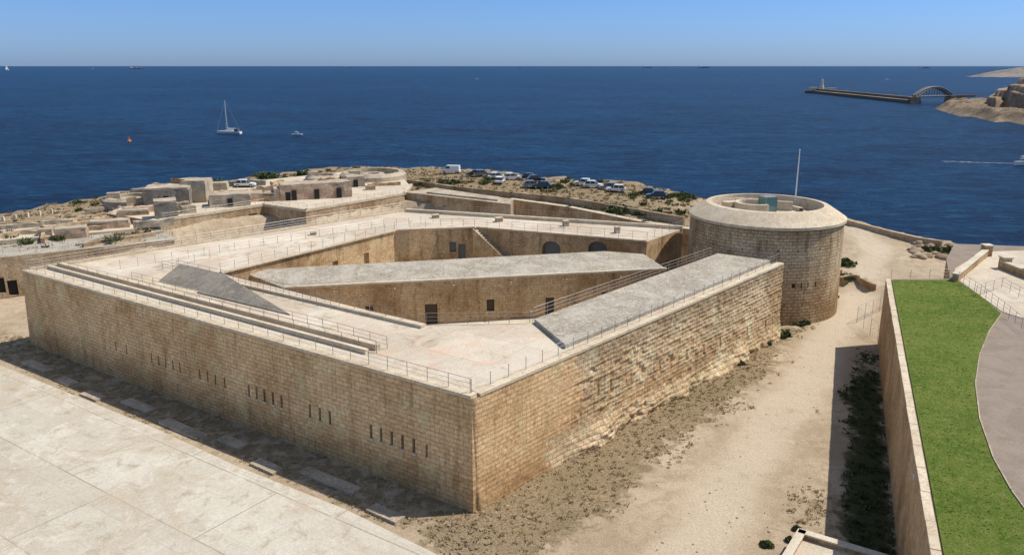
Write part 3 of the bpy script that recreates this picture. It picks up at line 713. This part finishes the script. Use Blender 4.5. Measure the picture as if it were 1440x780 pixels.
# ------------------------------------------------------------ terrace on the right
Lx=lambda y:6.8+.418*y
tp=[(Lx(88),88),(51.3,88.4),(56,98),(62,107),(78,104),(150,95),(150,-80),(Lx(-80),-80)]
b=MB(); b.prism(tp,-1,8.0,0,top=1)
b.obj('terrace_retaining_wall',[M_ret,M_path])
b=MB(); yy=88
while yy>-20:
    l=random.uniform(1.0,1.6); c=Vector((Lx(yy-l/2)+.24+random.uniform(-.02,.02),yy-l/2,7.99)); b.box(c,.5,(l-.03)*1.084,.14+random.uniform(0,.03),-math.atan(.418)); yy-=l
b.obj('terrace_coping',[M_cop])
b=MB()
gp=[(Lx(87.6)+.6,87.4)]+[tuple(G(x,y,8.06)[:2]) for x,y in [(1345,394),(1378,415),(1408,441),(1390,466),(1376,500),(1370,540),(1376,590),(1395,645),(1420,690),(1452,735),(1510,800)]]+[(38,25),(36,0),(Lx(0)+.6,0)]
b.prism(gp,7.9,8.10); b.obj('lawn',[M_grass])
b=MB(); gk=[G(x,y,8.0) for x,y in [(1408,441),(1390,466),(1376,500),(1370,540),(1376,590),(1395,645),(1420,690),(1452,735),(1510,800)]]
b.wall([p+Vector((.08,0,0)) for p in gk],.08,.12,0,z0=-.05); b.obj('lawn_edging',[M_conc])
b=MB(); b.prism([G(1347,393,8),G(1342,378,8),G(1384,354,8),(75,103),(140,94),(140,60),G(1500,470,8),G(1440,448,8),G(1410,439,8)],7.9,8.05); b.obj('promenade_paving',[M_pave])
b=MB()
gw(b,[(1343,396),(1384,362)],8,.6,.9,0,1); gw(b,[(1410,378),(1440,390),(1500,412)],8,.6,.9,0,1)
for x,y in [(1386,360),(1412,378)]:
    c=G(x,y,8); b.box((c.x,c.y,7.9),1.0,1.0,1.5,0,0); b.box((c.x,c.y,9.41),1.2,1.2,.15,0,1)
b.obj('promenade_parapet',[M_ret,M_white])
railing('promenade_railing',[G(1347,396,8.1),G(1378,416,8.1),G(1410,441,8.1),G(1445,470,8.1)],h=1.2,sp=1.6)
railing('promenade_railing',[G(1372,416,8.1),G(1408,405,8.1),G(1445,425,8.1)],h=1.2,sp=1.6)
railing('chain_link_fence',[Vector((Lx(88)+.3,88.8,hz1(Lx(88),89))),Vector((44.5,96,hz1(44.5,96))),Vector((53,104,hz1(53,104)))],h=2.2,sp=2.2,rails=6,r=.02)
railing('terrace_railing',[Vector((Lx(87)+1,88,8.1)),Vector((51,88.2,8.1))],h=1.1)
b=MB(); c=G(1296,668,7.2); b.box((c.x-.25,c.y,6.9),.35,.3,.35,.3,0); b.box((c.x-.3,c.y,7.25),.5,.4,.06,.3,0)
b.obj('wall_floodlight',[plain('white_fitting',(.7,.7,.68))])
b=MB(); b.wall([G(1096,800,1.2),G(1127,748,1.2),G(1250,785,1.2)],.45,0,0,z0=-1.6,cop=1); 
b.prism([G(1127,752,.9),G(1240,785,.9),G(1200,830,.9),G(1100,800,.9)],-.3,.9,2)
b.obj('low_enclosure_wall',[M_ret,M_white,M_pave])
b=MB(); q=[Gt(x,y) for x,y in [(1165,308),(1200,317),(1240,328),(1290,340),(1322,345)]]
b.wall(q,.7,.8,0,z0=-1.5,cop=None); b.obj('cliff_edge_wall',[M_old])
b=MB(); c=Gt(1190,396); worn(b,(c.x,c.y,c.z-.5),4.0,.6,1.5,.2,0); worn(b,(c.x+2,c.y-2.0,c.z-.5),.6,4,1.3,.2,0); worn(b,(c.x-1.8,c.y+1.5,c.z-.5),2.2,2.2,2.0,.2,0); b.obj('ruined_sentry_wall',[M_old])

# ------------------------------------------------------------ rocks
def rocks(name,pts,mat,parent=None):
    vs=[];fs=[]
    for (p,s) in pts:
        o=len(vs); bm=bmesh.new(); bmesh.ops.create_icosphere(bm,subdivisions=2,radius=1)
        sd=Vector((random.random()*50,)*3); sx,sy,sz=random.uniform(.7,1.4),random.uniform(.7,1.3),random.uniform(.4,.8)
        for v in bm.verts:
            k=1+.55*noise.noise(v.co*1.4+sd); vs.append((p[0]+v.co.x*k*s*sx,p[1]+v.co.y*k*s*sy,p[2]+v.co.z*k*s*sz))
        fs+=[[v.index+o for v in f.verts] for f in bm.faces]; bm.free()
    npmesh(name,np.array(vs),np.array(fs),[mat]).parent=parent
L_=[]
for i in range(60):
    x=random.uniform(1285,1370); y=random.uniform(342,362)+ (x-1285)*.08; p=Gt(x,y); L_.append(((p.x,p.y,p.z),random.uniform(.3,1.1)))
rocks('shore_rocks',L_,M_rock)
L_=[]
for i in range(90):
    a_=random.uniform(-2,50); o_=random.uniform(.3,7) if random.random()<.3 else random.uniform(.3,1.6); p=WR(a_,-o_); L_.append(((p.x,p.y,-.02),random.uniform(.05,.2)))
for i in range(60):
    a_=random.uniform(0,62); p=WL(a_,-random.uniform(.5,5.2)); L_.append(((p.x,p.y,0.0),random.uniform(.05,.16)))
for i in range(60):
    p=G(random.uniform(590,700),random.uniform(735,780)); L_.append(((p.x,p.y,0.02),random.uniform(.05,.14)))
for i in range(120):
    p=G(random.uniform(880,1180),random.uniform(480,780)); L_.append(((p.x,p.y,0.0),random.uniform(.03,.09)))
for i in range(80):
    x=random.uniform(160,560); p=G(x,random.uniform(300-(x-160)*.12,292-(x-160)*.1),7.3); L_.append(((p.x,p.y,7.3),random.uniform(.15,.5)))
rocks('fallen_rubble',L_,M_rock)

# ------------------------------------------------------------ scrub
def tufts(name,pts,mat,nb=16,wide=1.0):
    n=len(pts); P=np.array([p[:3] for p in pts]); S=np.array([p[3] for p in pts])
    P=np.repeat(P,nb,0); S=np.repeat(S,nb); k=n*nb
    ang=rng.uniform(0,2*np.pi,k); r=rng.uniform(0,.6,k)*S; 
    base=P+np.stack([np.cos(ang)*r,np.sin(ang)*r,np.zeros(k)-.03],1)
    a2=rng.uniform(0,2*np.pi,k); ln=S*rng.uniform(.5,1.1,k); lean=rng.uniform(.1,.9,k)
    tip=base+np.stack([np.cos(ang)*lean*ln,np.sin(ang)*lean*ln,ln],1)*.8
    w=S*rng.uniform(.10,.22,k)*wide; side=np.stack([np.cos(a2)*w,np.sin(a2)*w,rng.uniform(-.5,.5,k)*w],1)
    midp=(base+tip)/2
    v=np.stack([base,midp+side,tip,midp-side],1).reshape(-1,3)
    f=np.arange(4*k).reshape(-1,4)
    return npmesh(name,v,f,[mat])
def scatter(n,xr,yr,thr,smin,smax):
    out=[]
    X_=rng.uniform(*xr,n);Y_=rng.uniform(*yr,n); m=vegmask(X_,Y_)+vnoise(X_,Y_,.5,21)*.7+vnoise(X_,Y_,.15,22)*.5; z=hz(X_,Y_); dc=sdist(X_,Y_,land)
    for x,y,mm,zz_,d in zip(X_,Y_,m,z,dc):
        if mm>thr and d<-1: out.append((x,y,zz_,smin+(smax-smin)*random.random()**2.6))
    return out
pts=scatter(70000,(-62,60),(40,98),.45,.05,.32)
fd=sdist(np.array([p[0] for p in pts]),np.array([p[1] for p in pts]),[(q.x,q.y) for q in (NC,RC,Vector((44,100)),bk5,far,LC)])
pts=[p for p,d in zip(pts,fd) if d>.3 and p[0]<Lx(p[1])-.1]
gd=ditch_shade_grass(np.array([p[0] for p in pts]),np.array([p[1] for p in pts]))
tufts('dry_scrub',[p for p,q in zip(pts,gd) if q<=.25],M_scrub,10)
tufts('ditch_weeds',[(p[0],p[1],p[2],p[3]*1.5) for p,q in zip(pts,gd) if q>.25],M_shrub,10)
pts=scatter(22000,(-120,75),(112,215),.50,.2,.7)
fd=sdist(np.array([p[0] for p in pts]),np.array([p[1] for p in pts]),[(q.x,q.y) for q in Pp])
pts=[p for p,d in zip(pts,fd) if d>.5]
tufts('glacis_scrub',pts,M_gscrub,12)
tufts('green_bushes',[(p[0],p[1],p[2],p[3]*1.8+.3) for p in pts[::14] if vnoise(np.array([p[0]]),np.array([p[1]]),.1,61)[0]>.0],M_shrub,40,.7)
n=26000; X_=rng.uniform(15,52,n);Y_=rng.uniform(36,88,n); d=sdist(X_,Y_,[(q[0],q[1]) for q in gp])
tufts('lawn_blades',[(x,y,8.1,random.uniform(.05,.11)) for x,y,q in zip(X_,Y_,d) if q<-.15],M_blade,7,1.3)
def shrub(name,c,r,h,n=500):
    k=n; d=rng.normal(size=(k,3)); d/=np.linalg.norm(d,axis=1)[:,None]; rad=rng.uniform(.35,1,k)**.5
    lob=1+.35*np.sin(d[:,0]*5+c[0])*np.cos(d[:,1]*4+c[1])
    p=d*(rad*lob)[:,None]*np.array([r,r*.8,h*.6]); p[:,2]=abs(p[:,2])+.05; p+=np.array(c)
    a_=rng.normal(size=(k,3))*.11*r**.5; b_=rng.normal(size=(k,3))*.11*r**.5
    v=np.stack([p-a_,p+b_,p+a_,p-b_],1).reshape(-1,3)
    return npmesh(name,v,np.arange(4*k).reshape(-1,4),[M_shrub])
for x,y,r,h in [(378,254,2.6,2.6),(430,249,2.4,1.8),(305,262,3.0,1.6),(875,298,3.0,1.6),(905,303,2.0,1.2),(960,278,2.6,1.6),(855,292,2,1),(1098,472,1.3,1.0),(1078,768,.4,.5),(1110,762,.3,.4),(1120,745,.3,.3),(1160,436,1.2,.7),(1125,455,1.4,.8),(1075,485,.8,.5),(1040,512,.6,.4),(1340,355,2.2,1.0),(1150,300,2,1),(640,258,2,1),(780,264,2.4,1),(1185,372,1.8,1.2),(1192,392,1.2,.8),(345,268,2,1.2),(1170,418,.9,.5),(1310,352,1.6,.8)]:
    p=Gt(x,y) if not(280<x<440) else Vector((*G(x,y,6.5)[:2],6.8)); shrub('shrub',(p.x,p.y,p.z),r,h)

# ------------------------------------------------------------ cars
M_cg=plain('car_glass',(.02,.025,.03),.08,0,.8); M_tyre=plain('tyre_rubber',(.02,.02,.02),.8); M_lamp=plain('headlamp',(.6,.6,.6),.2,.3); M_tail=plain('tail_lamp',(.35,.02,.02),.3)
CM={'w':plain('white_car_paint',(.75,.75,.75),.25),'k':plain('black_car_paint',(.03,.035,.045),.2),'g':plain('grey_car_paint',(.28,.29,.30),.3,.4),'b':plain('blue_car_paint',(.04,.08,.16),.25),'r':plain('red_car_paint',(.28,.03,.03),.3)}
def car(px,py,col,rot,van=False):
    p=Gt(px,py)
    if px<400: p=Vector((*G(px,py,7.3)[:2],7.3))
    b=MB(); L=4.3 if not van else 4.9; W=1.75; hb=.85 if not van else 1.1; ht=1.48 if not van else 1.95
    prof=[(-L/2,.35),(-L/2+.05,.75),(-L/2+.35,hb-.02),(L/2-1.1,hb+.02),(L/2-.15,.72),(L/2,.5),(L/2,.3)]
    def ext(pr,w0,mi,wt=None,zr=None):
        n=len(pr); wd=lambda z: w0/2 if wt is None else (w0+(wt-w0)*((z-zr[0])/(zr[1]-zr[0])))/2
        vs=[(x,-wd(z),z) for x,z in pr]+[(x,wd(z),z) for x,z in pr]
        b.add(vs,[tuple(range(n)),tuple(range(n,2*n))[::-1]]+[(i,n+i,n+(i+1)%n,(i+1)%n) for i in range(n)],mi)
    ext(prof,W,0)
    if van: c=[(-L/2+.15,hb-.05),(-L/2+.2,ht),(L/2-1.5,ht),(L/2-.8,hb-.02)]; g=[(L/2-2.4,hb+.1),(L/2-2.3,ht-.15),(L/2-1.6,ht-.15),(L/2-.95,hb+.1)]; ext(c,W-.02,0,W-.2,(hb,ht)); ext(g,W+.01,1,W-.17,(hb,ht))
    else:
        c=[(-L/2+.3,hb-.05),(-L/2+.8,ht-.04),(-L/2+2.5,ht-.02),(L/2-1.0,hb-.02)]; ext(c,W-.1,1,W-.42,(hb,ht))
        r=[(-L/2+.74,ht-.05),(-L/2+.85,ht+.03),(-L/2+2.3,ht+.04),(-L/2+2.6,ht-.06)]; ext(r,W-.38,0)
        for s in (-1,1):
            for x in (-.55,.55): b.tube((x-.05,s*(W/2-.05),hb-.02),(x-.1,s*(W/2-.19),ht),.04,4,0)
    for x in (-L/2+.8,L/2-.85):
        for s in (-1,1): b.tube((x,s*(W/2-.2),.31),(x,s*(W/2+.02),.31),.32,12,2); b.tube((x,s*(W/2+.01),.31),(x,s*(W/2+.04),.31),.17,8,3)
    for s in (-1,1):
        b.box((L/2-.03,s*.6,.55),.08,.32,.14,0,3); b.box((-L/2+.02,s*.65,.65),.06,.25,.14,0,4)
    o=b.obj('parked_van' if van else 'parked_car',[CM[col],M_cg,M_tyre,M_lamp,M_tail]); o.location=(p.x,p.y,p.z+.1); o.rotation_euler=(0,0,math.radians(rot))
for px,py,c,r,v in [(634,244,'w',170,True),(668,248,'k',165,0),(678,248,'g',10,0),(699,252,'w',20,0),(703,258,'w',80,0),(720,253,'w',15,0),(741,253,'k',170,0),(753,256,'k',10,0),(748,264,'g',5,0),(762,265,'b',175,0),(820,261,'w',165,0),(834,264,'w',-10,0),(856,267,'g',170,0),(866,270,'w',170,0),(915,275,'k',-20,0),(923,279,'b',170,0),(345,263,'w',5,False)]:
    car(px,py,c,r,v)

# ------------------------------------------------------------ boats
M_hull=plain('white_hull',(.75,.76,.76),.3); M_deck=plain('deck',(.5,.42,.32)); M_red=plain('ship_red',(.35,.06,.04)); M_navy=plain('ship_hull_dark',(.10,.12,.15)); M_orange=plain('buoy_orange',(.75,.25,.03)); M_foam=surf('sea_foam',(.7,.75,.78),(.5,.58,.64),None,.4,2,6,.2)
def hull(b,L,W,Hh,mi=0,dmi=1):
    st=[]; n=12
    for i in range(n+1):
        t=i/n; w=W/2*max(.03,(1-abs((t-.4)/.6)**2.4) if t>.4 else .8+.2*t/.4)
        x=-L/2+L*t; zt=Hh*(.85+.25*t*t)
        st+=[(x,-w,zt),(x,-w*.75,Hh*.1),(x,0,-.5),(x,w*.75,Hh*.1),(x,w,zt)]
    fs=[]
    for i in range(n):
        for k in range(4): fs.append((i*5+k,i*5+k+1,i*5+5+k+1,i*5+5+k))
    b.add(st,fs,mi); b.add(st,[(i*5,i*5+5,i*5+9,i*5+4) for i in range(n)],dmi); b.add(st,[(0,1,2,3,4)],mi)
def place(b,name,mats,px,py,rot):
    o=b.obj(name,mats); p=G(px,py,SEA); o.location=p; o.rotation_euler=(0,0,math.radians(rot)); return o
b=MB(); hull(b,17,4.4,1.7); b.box((-.5,0,1.5),7,2.6,.8,0,0,.8); b.tube((1,0,1.2),(1,0,21),.24,8,2,.16); b.tube((1,0,2.9),(-5,0,2.8),.12,6,2); b.tube((.8,0,3.2),(-5.2,0,3.15),.32,8,0)
b.tube((8.3,0,1.8),(1,0,20.6),.05,5,0); b.tube((-8.3,0,1.4),(1,0,21),.03,4,2); b.tube((1,-1.1,14),(1,1.1,14),.04,4,2)
for s in (-1,1): b.tube((1,s*1.9,1.4),(1,s*.9,14),.025,4,2); b.tube((1,s*.9,14),(1,0,21),.025,4,2)
b.box((-5.8,0,1.6),2.6,2.8,1.7,0,3,.85); place(b,'sailing_yacht',[M_hull,M_deck,plain('mast_aluminium',(.65,.66,.68),.4),CM['b']],322,188,168)
def motor(px,py,L,rot,name='motor_boat'):
    b=MB(); hull(b,L,L*.32,L*.13); b.box((-L*.05,0,L*.12),L*.4,L*.22,L*.13,0,0,.75); b.box((-L*.05,0,L*.15),L*.37,L*.225,L*.05,0,2,.95); b.box((-L*.05,0,L*.28),L*.3,L*.18,L*.02,0,0)
    place(b,name,[M_hull,M_deck,M_cg],px,py,rot)
motor(418,190,7,10); motor(1440,232,13,200); motor(1043,108,14,180); motor(669,112,16,170); motor(1247,113,14,20)
motor(130,97,30,170); 
b=MB(); b.lathe([(0,-.3),(1.1,-.3),(1.1,.5),(.3,.9),(.2,2.6),(0,2.7)],n=16); place(b,'mooring_buoy',[M_orange],182,199,0)
b=MB()
for i in range(70):
    t=i/70; w=.3+2.2*t; b.box((t*30+random.uniform(-.5,.5),random.choice((-1,1))*w*random.uniform(.6,1),-.02),random.uniform(.5,2.2),random.uniform(.15,.5),.06,random.uniform(-.2,.2))
place(b,'boat_wake',[M_foam],1430,230,165)
b=MB(); hull(b,9,3,1.1); b.tube((.5,0,1),(.5,0,13),.1,6,2)
b.add([(.3,0,2),(.3,0,12.5),(-4,0,2.2)],[(0,1,2)],0); b.add([(.8,0,11),(4.3,0,1.4),(.9,.5,2)],[(0,1,2)],0); place(b,'sailing_boat',[M_hull,M_deck,M_steel],10,99,60).scale=(4,4,4)
def ship(px,L,dist,hm,rot=0,cargo=True):
    b=MB(); hull(b,L,L*.15,L*.06,0,1); b.box((-L*.38,0,L*.05),L*.1,L*.12,L*.11,0,2); b.box((-L*.39,0,L*.16),L*.04,L*.05,L*.04,0,0)
    if cargo:
        for k in range(5): b.box((-L*.22+k*L*.13,0,L*.055),L*.1,L*.11,L*random.uniform(.02,.05),0,0 if k%2 else 2)
    b.tube((L*.42,0,L*.06),(L*.42,0,L*.13),L*.006,5,2)
    d=ray(px,93); o=b.obj('cargo_ship',[hm,M_deck,M_hull]); o.location=(d.x/d.y*dist,dist,SEA); o.rotation_euler=(0,0,math.radians(rot))
for px,L,dist,h_,r in [(191,190,12000,M_red,15),(490,200,24000,M_navy,0),(640,160,26000,M_navy,10),(910,260,20000,M_navy,5),(990,260,19000,M_navy,-5),(935,180,26000,M_red,0),(1130,180,26000,M_navy,3),(1300,220,16000,M_navy,0),(1215,160,26000,M_navy,5),(545,150,28000,M_red,3),(730,170,27000,M_navy,0),(870,150,27000,M_navy,0)]:
    ship(px,L,dist,h_,r)

# ------------------------------------------------------------ breakwater, bridge, far point
b=MB(); A=G(1146,131,SEA);B=G(1286,146,SEA); d=(B-A); L=d.length; n_=Vector((-d.y,d.x,0)).normalized()
b.prism([A-n_*7,B-n_*7,B+n_*7,A+n_*7],SEA-2,SEA+4,0,top=1); b.prism([A+n_*2,B+n_*2,B+n_*6,A+n_*6],SEA+3.99,SEA+7.0,0,top=1)
b.lathe([(16,-2),(15,4),(0,4)],c=(A.x,A.y,SEA),n=24)
b.obj('breakwater',[plain('breakwater_stone',(.12,.11,.10),.9),M_far])
b=MB()
b.lathe([(4,0),(3.5,6),(2.6,6.2),(2.0,13),(2.8,13.2),(2.8,14),(1.4,14),(1.4,16.5),(0,18)],c=(A.x+12,A.y+5,SEA+4),n=16)
b.box((A.x-3,A.y+2,SEA+4),12,8,5); b.box((A.x+24,A.y-4,SEA+4),16,7,4)
b.obj('harbour_lighthouse',[M_white])
b=MB(); P0=G(1284,146,SEA); P1=G(1362,143,SEA); P1=P0+(P1-P0).normalized()*72
zd=SEA+8
for side in (-3,3):
    prev=None
    for k in range(15):
        t=k/14; c=P0.lerp(P1,t); n2=Vector((0,1,0))*side
        dk=Vector((c.x,c.y,zd))+n2; ar=Vector((c.x,c.y,zd-3+12*(1-(2*t-1)**2)))+n2; ar2=ar+Vector((0,0,2.6*(.6+(2*t-1)**2)))
        b.tube(dk,ar,.35,4); b.tube(ar,ar2,.4,4)
        if prev: b.tube(prev[0],dk,.9,4); b.tube(prev[1],ar,.8,4); b.tube(prev[2],ar2,.8,4); b.tube(prev[1],ar2,.4,4)
        prev=(dk,ar,ar2)
b.prism([(P0.x,P0.y-3),(P1.x,P1.y-3),(P1.x,P1.y+3),(P0.x,P0.y+3)],zd-.5,zd+.4)
b.obj('steel_arch_bridge',[plain('bridge_steel_paint',(.05,.055,.07),.6)])
b=MB()
for q in (P0,P1,P1+(P1-P0)*.25): b.box((q.x,q.y,SEA-2),9,12,9.5,0,0,.85)
b.prism([(P1.x,P1.y-3),(P1.x+26,P1.y-6),(P1.x+26,P1.y),(P1.x,P1.y+3)],zd-1.5,zd+.4)
b.obj('bridge_abutment',[M_far])
def hfield(name,poly,hm,res,mat,slope,nz,base=SEA,sm=False,terr=None):
    xs_=[p[0] for p in poly]; ys_=[p[1] for p in poly]
    X_,Y_=np.meshgrid(np.arange(min(xs_)-10,max(xs_)+10,res),np.arange(min(ys_)-10,max(ys_)+10,res))
    d=-sdist(X_,Y_,poly); nn=sum(vnoise(X_,Y_,nz*2**k,k+30)/2**k for k in range(4))
    z=base+np.minimum(np.clip(d,-9,None)*slope,hm)*(1+.9*nn)
    if terr:
        for tp_,hh,bt in terr:
            dd=-sdist(X_,Y_,tp_); z=np.where(dd>0,np.maximum(z,base+np.minimum(dd*bt+hh*.6,hh)+nn*1.2),z)
    z=np.maximum(z,base-3)
    I=np.arange(X_.size).reshape(X_.shape); f=np.stack([I[:-1,:-1].ravel(),I[:-1,1:].ravel(),I[1:,1:].ravel(),I[1:,:-1].ravel()],1)
    return npmesh(name,np.stack([X_.ravel(),Y_.ravel(),z.ravel()],1),f,[mat],sm)
g2=lambda L:[tuple(G(x,y,SEA)[:2]) for x,y in L]
hfield('rocky_headland',g2([(1314,153),(1325,149),(1345,149),(1372,146),(1400,140),(1470,135),(1560,140),(1600,185),(1500,182),(1462,179),(1440,176),(1418,171),(1400,172),(1370,165),(1350,164),(1330,158)]),6,2.0,M_hrock,.6,.08)
t_=[(g2([(1384,157),(1398,161),(1409,158),(1440,166),(1600,176),(1600,138),(1440,140),(1400,146)]),14,6),
    (g2([(1394,155),(1410,157),(1418,163),(1440,167),(1600,172),(1600,140),(1420,146)]),20,6),
    (g2([(1409,158),(1424,160),(1433,165),(1600,170),(1600,146),(1430,150)]),25,6),
    (g2([(1422,154),(1436,157),(1450,155),(1600,158),(1600,146),(1440,148)]),30,6)]
hfield('harbour_bastion',g2([(1384,157),(1398,161),(1409,160),(1440,167),(1600,176),(1600,138),(1440,140),(1400,146)]),10,1.3,M_far,1.0,.06,terr=t_)
hfield('distant_headland',g2([(1358,108),(1400,108.6),(1440,109),(1600,110),(1600,103),(1450,103),(1385,104.5)]),42,16,M_haze,.16,.006)

# ------------------------------------------------------------ light, sky, camera
sd_=Vector((.67,.14,1)).normalized(); el=math.asin(sd_.z); az=math.atan2(sd_.x,sd_.y)
sun=bpy.data.lights.new('sun','SUN'); sun.energy=4.6; sun.angle=math.radians(.5); sun.color=(1,.93,.82)
so=bpy.data.objects.new('sun',sun); sc.collection.objects.link(so); so.rotation_euler=sd_.to_track_quat('Z','Y').to_euler()
w=bpy.data.worlds.new('World'); sc.world=w; w.use_nodes=True; nt=w.node_tree; bg=nt.nodes['Background']
sky=nt.nodes.new('ShaderNodeTexSky'); sky.sky_type='NISHITA'; sky.sun_disc=False; sky.sun_elevation=el; sky.sun_rotation=az
sky.altitude=30; sky.air_density=1.0; sky.dust_density=.5; sky.ozone_density=2.0
tc=nt.nodes.new('ShaderNodeTexCoord'); sp_=nt.nodes.new('ShaderNodeSeparateXYZ'); nt.links.new(tc.outputs['Generated'],sp_.inputs[0])
rp=nt.nodes.new('ShaderNodeValToRGB'); e=rp.color_ramp.elements
e[0].position=0.0; e[0].color=(.37,.57,1.12,1); e[1].position=.4; e[1].color=(1.12,1,.9,1)
x=rp.color_ramp.elements.new(.09); x.color=(.36,.56,1.0,1)
x=rp.color_ramp.elements.new(.18); x.color=(1.0,.97,.95,1)
nt.links.new(sp_.outputs[2],rp.inputs[0])
mx=nt.nodes.new('ShaderNodeMix'); mx.data_type='RGBA'; mx.blend_type='MULTIPLY'; mx.inputs[0].default_value=1
nt.links.new(sky.outputs[0],mx.inputs[6]); nt.links.new(rp.outputs[0],mx.inputs[7]); nt.links.new(mx.outputs[2],bg.inputs[0])
bg.inputs[1].default_value=.135
cam=bpy.data.cameras.new('camera'); co=bpy.data.objects.new('camera',cam); sc.collection.objects.link(co)
cam.sensor_width=36; cam.lens=F/1440*36; cam.clip_end=400000; cam.clip_start=.5
co.location=(0,0,H); co.rotation_euler=(math.pi/2-TH,0,0); sc.camera=co
sc.view_settings.view_transform='Standard'; sc.view_settings.look='None'; sc.view_settings.exposure=0
